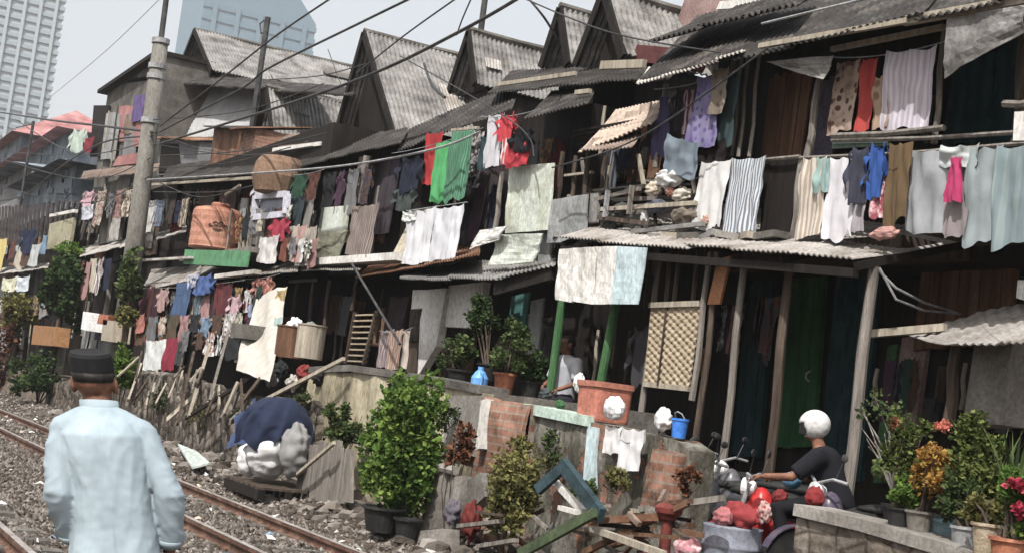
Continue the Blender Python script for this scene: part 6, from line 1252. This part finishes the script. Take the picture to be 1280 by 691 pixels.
# ================================================================== people
def capsule(b, pts, rs, n=12):
    """closed tapered limb with rounded ends"""
    pts = [Vector(p) for p in pts]
    b.tube(pts, rs, n)
    for p, r in ((pts[0], rs[0]), (pts[-1], rs[-1])): b.blob(p, (r, r, r), 6, n)
def remesh(b, vox, smooth_it=4, fac=.5):
    me = bpy.data.meshes.new('tmp'); me.from_pydata(b.v, [], b.f); me.update(); o = bpy.data.objects.new('tmp', me); COL.objects.link(o)
    m = o.modifiers.new('r', 'REMESH'); m.mode = 'VOXEL'; m.voxel_size = vox
    if smooth_it: s_ = o.modifiers.new('s', 'SMOOTH'); s_.iterations = smooth_it; s_.factor = fac
    dg = bpy.context.evaluated_depsgraph_get(); e = o.evaluated_get(dg); m2 = e.to_mesh(); r = MB(); r.v = [tuple(v.co) for v in m2.vertices]; r.f = [tuple(p.vertices) for p in m2.polygons]; r.m = [0]*len(r.f)
    e.to_mesh_clear(); bpy.data.objects.remove(o); bpy.data.meshes.remove(me); return r
def rings(b, secs, n=28, caps=True):
    """secs: (centre xyz, rx, ry, tilt-free) horizontal superellipse rings bottom to top"""
    vs = []; fs = []
    for c, rx, ry, e in secs:
        for k in range(n):
            w_ = 2*math.pi*k/n; cx, sy = math.cos(w_), math.sin(w_); vs.append((c[0]+rx*math.copysign(abs(cx)**e, cx), c[1]+ry*math.copysign(abs(sy)**e, sy), c[2]))
    for i in range(len(secs)-1):
        for k in range(n): fs.append((i*n+k, i*n+(k+1) % n, (i+1)*n+(k+1) % n, (i+1)*n+k))
    if caps: fs += [tuple(range(n-1, -1, -1)), tuple(range((len(secs)-1)*n, len(secs)*n))]
    b.add(vs, fs)
def hand(b, w_, d, side, pal, L=.17, curl=.9):
    """hand at wrist w_, pointing along d, palm normal pal; five curled fingers"""
    d = Vector(d).normalized(); pal = (Vector(pal)-d*Vector(pal).dot(d)).normalized(); ac = d.cross(pal).normalized()*side; w_ = Vector(w_)
    pl = w_+d*L*.48
    for i, (o, fl) in enumerate(((-.032, .068), (-.011, .078), (.011, .074), (.031, .058))):
        k0 = w_+d*.02+ac*o*.6; k1 = pl+ac*o; b.tube([k0, (k0+k1)/2, k1], [.014, .015, .011], 8)
        dd = (d*.92+pal*.35*curl).normalized(); p1 = k1+dd*fl*.45; dd2 = (d*.6+pal*.8*curl).normalized(); p2 = p1+dd2*fl*.33; dd3 = (d*.15+pal*curl).normalized(); p3 = p2+dd3*fl*.25
        capsule(b, [k1, p1, p2, p3], [.0095, .009, .0082, .007], 8)
    t0 = w_+d*.03-ac*.022; t1 = t0+(d*.5-ac*.7+pal*.3).normalized()*.045; t2 = t1+(d*.85-ac*.2+pal*.45).normalized()*.032; t3 = t2+(d*.9+pal*.5).normalized()*.024
    capsule(b, [t0, t1, t2, t3], [.014, .012, .0105, .008], 8)
def head(b, c, M, s_=1.0):
    """skull, jaw, nose, ears; local +y = face"""
    def q(x, y, z): return Vector(c)+M @ (Vector((x, y, z))*s_)
    def bl(o, r, nz=10, n=14):
        t = MB(); t.blob((0, 0, 0), r, nz, n); b.add([q(v[0]+o[0], v[1]+o[1], v[2]+o[2]) for v in t.v], t.f)
    bl((0, -.012, .03), (.076, .096, .09)); bl((0, .028, -.045), (.058, .062, .062)); bl((0, .04, 0), (.06, .058, .06)); bl((0, .100, -.008), (.013, .018, .024)); bl((0, .092, -.052), (.024, .012, .012)); bl((0, .086, .028), (.05, .016, .012))
    for s1 in (-1, 1): bl((s1*.080, -.004, .0), (.012, .022, .034)); bl((s1*.03, .086, .012), (.014, .01, .01))
def man():
    # standing place: between the two tracks, walking away beside the rails
    base0 = P(118, 560, 1.12); dist = 6.05
    dv = (ray(MANPX, 560)).normalized(); pt = CAM+dv*dist; gx, gy = pt.x, pt.y; z0 = gh(gx, gy)
    yaw = R(-12); lean = R(-4)
    M = Matrix.Rotation(yaw, 3, 'Z') @ Matrix.Rotation(lean, 3, 'Y') @ Matrix.Rotation(R(-5), 3, 'X')
    scl = MANS
    def T(b):
        # weight on the left foot: the trunk sways sideways above the hips
        b.v = [tuple(Vector((gx, gy, z0))+M @ (Vector((v[0]-SWAY*(math.sqrt((v[2]-.82)**2+.02)+v[2]-.82)*.5, v[1], v[2]))*scl)) for v in b.v]; return b
    # ---- body (one continuous surface)
    b = MB()
    rings(b, [((0, 0, .80), .14, .11, .9), ((0, 0, .90), .165, .12, .9), ((0, -.01, 1.05), .145, .10, .9), ((0, -.02, 1.2), .165, .115, .9), ((0, -.02, 1.32), .175, .11, .9), ((0, 0, 1.39), .13, .08, .9), ((0, .01, 1.43), .06, .06, 1)])
    capsule(b, [(0, .005, 1.38), (-.005, .02, 1.46), (-.01, .03, 1.50)], [.064, .056, .058])
    Mh = Matrix.Rotation(R(-8), 3, 'Z') @ Matrix.Rotation(R(8), 3, 'X'); head(b, (-.01, .05, 1.53), Mh, 1.1)
    for s_ in (-1, 1): capsule(b, [(s_*.09, 0, .86), (s_*.10, .02+.05*s_, .47), (s_*.10, -.02+.12*s_, .07)], [.088, .058, .040]); capsule(b, [(s_*.10, -.04+.12*s_, .045), (s_*.105, .12+.12*s_, .03)], [.04, .033])
    LA = [(-.155, -.015, 1.335), (-.205, -.05, 1.07), (-.165, .09, .86)]; RA = [(.155, -.015, 1.335), (.232, -.06, 1.07), (.225, .04, .84)]
    for A in (LA, RA): capsule(b, A, [.052, .042, .029])
    hand(b, LA[2], (.10, .35, -.9), -1, (.8, -.2, .2)); hand(b, RA[2], (-.18, .25, -.95), 1, (-.8, -.2, .1))
    r = T(remesh(b, .0065, 3)); o = solo('person', r, G['skin'], 'man seen from behind in a pale blue shirt and black cap walking between the tracks', 'person', smooth=True)
    # ---- shirt
    def rdg(p): return 1-2.2*abs(mn.noise(p))
    def wr(b, amp):
        out = []
        for v in b.v:
            v = Vector(v); n_ = Vector((v.x, v.y*.9+.02, 0)); n_ = n_.normalized() if n_.length > .01 else Vector((0, 0, 1))
            ax = abs(v.x); arm = ss(.165, .205, ax); sg = 1 if v.x > 0 else -1
            body = .9*rdg(Vector((v.x*6.5+v.z*1.6*sg, v.y*3, v.z*1.5+4)))+.45*rdg(Vector((v.x*13-v.z*5*sg, v.y*5, v.z*4)))
            slv = .7*rdg(Vector((v.x*5, v.y*7, v.z*11+sg*v.x*9)))+.5*rdg(Vector((v.x*7, v.y*9, v.z*21)))*ss(1.28, 1.12, v.z)
            out.append(tuple(v+n_*amp*(body*(1-arm)*.8*ss(1.42, 1.3, v.z)+slv*arm*.8+.12*mn.noise(v*30))))
        b.v = out; return b
    b = MB()
    rings(b, [((0, .0, .60), .205, .16, .92), ((0, 0, .75), .195, .155, .92), ((0, 0, .92), .172, .14, .9), ((0, -.015, 1.08), .158, .13, .88), ((0, -.02, 1.22), .166, .13, .84), ((0, -.02, 1.31), .172, .12, .82), ((0, -.012, 1.36), .145, .10, .85), ((0, 0, 1.40), .105, .082, .95), ((0, .008, 1.43), .078, .074, 1)])
    for A in (LA, RA):
        A = [Vector(x) for x in A]; e = A[1].lerp(A[2], .80)
        b.tube([A[0], A[0].lerp(A[1], .5), A[1], A[1].lerp(A[2], .45), e], [.066, .066, .064, .064, .058], 18); b.blob(A[0], (.058, .07, .058), 8, 14); b.tube([(0, .0, 1.395), (A[0].x*.5, -.008, 1.365), A[0]+Vector((0, 0, -.006))], [.066, .068, .062], 14)
    r = remesh(b, .0075, 5, .6); r = T(wr(r, .0155)); part('shirt', r, MSHIRT, o, smooth=True)
    b = MB(); secs = []
    for z, e in ((1.405, .0), (1.43, .004), (1.462, .0)): secs.append(((-.001, .012+.012*(z-1.405)/.06, z), .084-e-(z-1.405)*.12, .080-e-(z-1.405)*.1, 1))
    rings(b, secs, 30, False); part('collar', T(b), MSHIRT, o, smooth=True, solid=.008)
    for A in (LA, RA):
        A = [Vector(x) for x in A]; p = A[1].lerp(A[2], .76); q = A[1].lerp(A[2], .9); b = MB(); b.tube([p, p.lerp(q, .5), q], [.062, .058, .05], 20, False); part('cuff', T(b), MSHIRT, o, smooth=True, solid=.008)
    b = MB()
    for s_ in (-1, 1): b.tube([(s_*.09, 0, .9), (s_*.10, .02+.05*s_, .47), (s_*.10, -.02+.12*s_, .09)], [.085, .085, .08], 16)
    rings(b, [((0, 0, .78), .155, .11, .9), ((0, 0, .95), .14, .105, .9)]); part('trousers', T(remesh(b, .014, 3)), F((70, 74, 84)), o, smooth=True)
    # cap (peci): slightly flaring rounded cap
    b = MB(); rings(b, [((0, 0, 0), .091, .109, 1), ((0, 0, .04), .0925, .110, 1), ((0, 0, .09), .091, .109, 1), ((0, .002, .104), .084, .102, 1), ((0, .0, .100), .05, .07, 1), ((0, 0, .098), .02, .03, 1)], 36)
    Mc = Mh @ Matrix.Rotation(R(6), 3, 'X'); b.v = [tuple(Vector((-.01, .043, 1.568))+Mc @ Vector(v)) for v in b.v]; part('cap', T(b), CAPM, o, smooth=False)
    b = MB(); rings(b, [((0, -.014, -.008), .081, .098, 1), ((0, -.014, .008), .085, .103, 1), ((0, -.010, .03), .088, .106, 1)], 30, False); b.v = [v for v in b.v]
    keep = [f for f in b.f if sum(b.v[i][1] for i in f)/len(f) < .03]; b.f = keep; b.m = [0]*len(keep); b.v = [tuple(Vector((-.01, .045, 1.555))+Mh @ Vector(v)) for v in b.v]; part('hair', T(b), G['hair'], o, smooth=True, solid=.006)
MANS = .958; MANPX = 186; SWAY = .20
MSHIRT = F((172, 193, 205)); CAPM = plain('cap_black', (.012, .012, .013), .85)
man()
def figure(joints, yaw, base, sh, tr, label, hairm='hair', headrot=(0, 0), vox=.010):
    """smaller background person: joints in local metres (x right, y forward, z up)"""
    Mz = Matrix.Rotation(yaw, 3, 'Z'); base = Vector(base); J = {k: Vector(v) for k, v in joints.items()}
    def T(b): b.v = [tuple(base+Mz @ Vector(v)) for v in b.v]; return b
    b = MB(); pv, ch, nk, hd = J['pelvis'], J['chest'], J['neck'], J['head']
    capsule(b, [pv, pv.lerp(ch, .5), ch], [.13, .115, .135]); capsule(b, [ch, nk, nk.lerp(hd, .6)], [.09, .055, .05])
    Mh = Matrix.Rotation(headrot[1], 3, 'Z') @ Matrix.Rotation(headrot[0], 3, 'X'); head(b, hd, Mh)
    for s_ in 'lr':
        capsule(b, [J['sh_'+s_], J['el_'+s_], J['wr_'+s_]], [.05, .04, .028]); capsule(b, [ch, J['sh_'+s_]], [.08, .055]); capsule(b, [J['hip_'+s_], J['kn_'+s_], J['an_'+s_]], [.085, .058, .04]); capsule(b, [J['an_'+s_], J['an_'+s_]+Vector((0, .16, -.03))], [.042, .03])
        hand(b, J['wr_'+s_], J['wr_'+s_]-J['el_'+s_], 1 if s_ == 'r' else -1, (0, .3, -1), .16)
    o = solo('person', T(remesh(b, .008, 3)), G['skin'], label, 'person', smooth=True)
    b = MB(); capsule(b, [pv+Vector((0, 0, .02)), pv.lerp(ch, .5), ch], [.15, .142, .16])
    for s_ in 'lr':
        capsule(b, [ch, J['sh_'+s_]], [.12, .085]); b.tube([J['sh_'+s_], J['sh_'+s_].lerp(J['el_'+s_], .85)], [.082, .074], 12)
    part('shirt', T(remesh(b, .014, 4)), sh, o, smooth=True)
    b = MB(); capsule(b, [pv, pv-Vector((0, 0, .05))], [.148, .14])
    for s_ in 'lr': b.tube([J['hip_'+s_], J['kn_'+s_], J['kn_'+s_].lerp(J['an_'+s_], .9)], [.11, .085, .062], 12)
    part('trousers', T(remesh(b, .014, 3)), tr, o, smooth=True)
    b = MB(); t2 = MB(); t2.blob((0, -.022, .045), (.085, .103, .088), 12, 18, .08, 8); t2.f = [f for f in t2.f if not (sum(t2.v[i][1] for i in f)/len(f) > .045 and sum(t2.v[i][2] for i in f)/len(f) < .085) and sum(t2.v[i][2] for i in f)/len(f) > -.03]
    b.add([hd+Mh @ Vector(v) for v in t2.v], t2.f); part('hair', T(b), G[hairm], o, smooth=True, solid=.006)
    return o
# rider in dark clothes and white helmet on the red motorbike
BK = Vector(P(1014, 560, 7.95)); BK.z = gh(BK.x, BK.y)+.02; BY = R(128)
MR = Matrix.Rotation(BY-R(90), 3, 'Z'); BO = BK+Matrix.Rotation(BY, 3, 'Z') @ Vector((-.22, 0, 0)); hz = P(1026, 534, 7.95).z-BO.z
rider = figure({'pelvis': (0, -.05, .82), 'chest': (0, .10, hz-.30), 'neck': (0, .16, hz-.15), 'head': (0, .21, hz-.01), 'sh_l': (-.18, .12, hz-.25), 'sh_r': (.18, .12, hz-.25), 'el_l': (-.27, .30, hz-.44), 'el_r': (.27, .30, hz-.44), 'wr_l': (-.27, .52, 1.0), 'wr_r': (.27, .52, 1.0),
        'hip_l': (-.1, .0, .84), 'hip_r': (.1, .0, .84), 'kn_l': (-.2, .40, .74), 'kn_r': (.2, .40, .74), 'an_l': (-.24, .25, .30), 'an_r': (.24, .25, .30)}, BY-R(90), BO, F((27, 29, 38)), F((20, 22, 28)), 'rider in dark clothes and a white helmet sitting on the red motorbike', headrot=(R(-12), 0))
b = MB(); t2 = MB(); t2.blob((0, -.005, .03), (.110, .130, .120), 16, 24); t2.f = [f for f in t2.f if not (sum(t2.v[i][1] for i in f)/len(f) > .06 and abs(sum(t2.v[i][2] for i in f)/len(f)-.005) < .055) and sum(t2.v[i][2] for i in f)/len(f) > -.10]; hh_ = Vector((0, .21, hz-.01)); b.add([BO+MR @ (hh_+Matrix.Rotation(R(-12), 3, 'X') @ Vector(v)) for v in t2.v], t2.f)
hel = part('helmet', b, plain('helmet_white', (.62, .62, .61), .35, var=.12), rider, smooth=True, solid=.012)
b = MB(); b.grid(lambda u, v: BO+MR @ (hh_+Vector((.114*math.sin((u-.5)*2.2), -.005+.132*math.cos((u-.5)*2.2), .0+.12*(v-.5)))), 12, 4); part('visor', b, G['rubber'], hel, smooth=True)
# person in the doorway between the green posts
hp = P(712, 432, 8.9); gz_ = zz(690, 492, 8.9)-.55
zr = hp.z-gz_
figure({'pelvis': (0, 0, zr-.68), 'chest': (0, .02, zr-.26), 'neck': (0, .03, zr-.13), 'head': (0, .05, zr), 'sh_l': (-.19, 0, zr-.22), 'sh_r': (.19, 0, zr-.22), 'el_l': (-.25, .02, zr-.46), 'el_r': (.25, .04, zr-.46), 'wr_l': (-.16, .22, zr-.56), 'wr_r': (.14, .24, zr-.54),
        'hip_l': (-.1, 0, zr-.70), 'hip_r': (.1, 0, zr-.70), 'kn_l': (-.12, .38, zr-.72), 'kn_r': (.12, .38, zr-.72), 'an_l': (-.12, .36, zr-1.12), 'an_r': (.12, .36, zr-1.12)}, R(100), (hp.x, hp.y, gz_), F((196, 200, 210)), F((50, 50, 60)), 'person in a pale grey shirt sitting in the dark doorway between the green posts')
b = MB(); b.box((hp.x+.02, hp.y, hp.z-.93), (.45, .5, .16)); 
for sx in (-.18, .18):
    for sy in (-.2, .2): b.bar((hp.x+sx, hp.y+sy, hp.z-.9), (hp.x+sx, hp.y+sy, hp.z-1.9), .05, .05)
solo('stool', b, G['mid_wood'], 'wooden stool under the person sitting in the dark doorway', 'stool')
# ================================================================== motorbikes
def motorbike(c, yaw, paint, label, seat='rubber'):
    t = thing('motorbike', label, 'motorbike', c, 'motorbikes parked in the yard'); M = Matrix.Rotation(yaw, 3, 'Z'); c = Vector(c)
    def q(b): b.v = [tuple(c+M @ Vector(v)) for v in b.v]; return b
    MY = Matrix.Rotation(R(90), 3, 'X')
    for x in (-.6, .62):
        b = MB()
        for k in range(24):
            pass
        pr = [(.235, -.03), (.27, -.035), (.285, 0), (.27, .035), (.235, .03), (.235, -.03)]; b.lathe(pr[:-1], (x, 0, .285), 24, M=MY); wo = part('wheel', q(b), G['rubber'], t)
        b = MB(); b.lathe([(.21, -.02), (.238, -.02), (.238, .02), (.21, .02)], (x, 0, .285), 24, M=MY); b.lathe([(.001, -.05), (.05, -.05), (.05, .05), (.001, .05)], (x, 0, .285), 12, M=MY)
        for k in range(10): w_ = 2*math.pi*k/10; b.bar((x+.04*math.cos(w_), 0, .285+.04*math.sin(w_)), (x+.22*math.cos(w_), 0, .285+.22*math.sin(w_)), .008, .008)
        part('rim', q(b), G['metal_grey'], wo)
    b = MB(); b.tube([(.55, 0, .86), (.3, 0, .62), (.0, 0, .45), (-.3, 0, .5)], .035, 8); b.tube([(.3, 0, .62), (-.2, 0, .66), (-.65, 0, .72)], .03, 8); part('frame', q(b), G['metal_dark'], t)
    for s_ in (-1, 1): b = MB(); b.tube([(.48, s_*.06, .92), (.62, s_*.07, .29)], .022, 8); part('fork', q(b), G['metal_grey'], t)
    b = MB(); b.blob((.1, 0, .40), (.17, .12, .13), 8, 10, .3, 9); b.lathe([(.06, -.16), (.07, 0), (.06, .16)], (.02, 0, .36), 10, M=MY); part('engine', q(b), G['metal_dark'], t)
    b = MB(); b.blob((.38, 0, .64), (.13, .12, .26), 10, 12); b.blob((.08, 0, .56), (.26, .10, .09), 8, 12); b.blob((-.45, 0, .66), (.30, .11, .10), 8, 12); part('body_panel', q(b), paint, t, smooth=True)
    b = MB(); b.blob((-.25, 0, .79), (.40, .12, .055), 8, 14); part('seat', q(b), G[seat], t, smooth=True)
    b = MB()
    for i in range(9): pass
    b.grid(lambda u, v: Vector((.62+.31*math.cos(R(20+130*u)), (v-.5)*.12, .285+.31*math.sin(R(20+130*u)))), 10, 3); part('mudguard', q(b), paint, t, solid=.01)
    b = MB(); b.tube([(.40, -.33, .98), (.47, -.2, 1.0), (.52, 0, .95), (.47, .2, 1.0), (.40, .33, .98)], .014, 7); hb = part('handlebar', q(b), G['metal_grey'], t)
    b = MB(); b.lathe([(.001, 0), (.08, .0), (.085, .05), (.05, .11), (.001, .12)], (.55, 0, .88), 16, M=Matrix.Rotation(R(-90), 3, 'Y')); part('headlight', q(b), G['white_plastic'], t)
    for s_ in (-1, 1): b = MB(); b.tube([(.45, s_*.2, 1.0), (.42, s_*.25, 1.14)], .006, 5); b.blob((.42, s_*.27, 1.18), (.012, .06, .035), 6, 10); part('mirror', q(b), G['metal_dark'], hb)
    b = MB(); b.tube([(.0, -.13, .3), (-.3, -.16, .28), (-.75, -.17, .38)], [.025, .03, .045], 8); part('exhaust', q(b), G['metal_grey'], t)
    return t
def onyard(px, py, X): p = P(px, py, X); p.z = gh(p.x, p.y)+.02; return p
pr_ = plain('bike_red', (.42, .03, .03), .3, var=.15); pk = plain('bike_black', (.045, .045, .05), .25); pg = plain('bike_violet', (.09, .075, .11), .3)
motorbike(BK, BY, pr_, 'red motorbike under the rider with the white helmet')
motorbike(onyard(930, 606, 8.05), R(112), pk, 'black motorbike parked just left of the red one')
motorbike(onyard(888, 588, 8.3), R(108), pk, 'black motorbike farthest left, at the end of the yard wall')
motorbike(onyard(1090, 640, 8.3), R(165), pg, 'dark violet motorbike behind the flower pots, right of the porch post')
motorbike(onyard(958, 604, 8.55), R(115), plain('bike_grey', (.10, .10, .11), .3), 'dark grey motorbike parked in the porch behind the rider')
motorbike(onyard(908, 580, 8.95), R(105), plain('bike_maroon', (.09, .025, .03), .3), 'dark maroon motorbike parked deepest in the porch left of the rider')
b = MB(); c = P(990, 600, 7.85); b.blob(c, (.08, .088, .075), 14, 20); hm = solo('helmet', b, plain('helmet_blue', (.09, .22, .34), .45, var=.3), 'light blue helmet hanging on the red motorbike', 'helmet', smooth=True)
bundle(975, 622, 11, 11, 7.8, F((140, 40, 42)), 'red cloth bundle at the front of the red motorbike', 'cloth_bundle', 'cloth', 71, .3); bundle(1018, 622, 14, 14, 7.7, F((150, 34, 38)), 'dull red plastic bag right of the light blue helmet', 'plastic_bag', 'bag', 72, .2)
bundle(955, 640, 10, 14, 7.6, F((210, 170, 165), 'print', (170, 60, 60), 2), 'pink and red printed cloth beside the barrel', 'cloth_bundle', 'cloth', 74, .4)
# ================================================================== haze
if HAZE:
    b = MB(); b.span((-420, -60, -1.2), (900, 900, 160)); t = NT('haze'); t.t.nodes.remove(t.b); v = t.n('ShaderNodeVolumePrincipled'); v.inputs['Color'].default_value = (.94, .96, .98, 1); v.inputs['Density'].default_value = HAZE; v.inputs['Anisotropy'].default_value = .0; t.l(v.outputs[0], t.out.inputs['Volume'])
    struct('haze', b, t.mat, 'stuff')
bpy.context.view_layer.update()
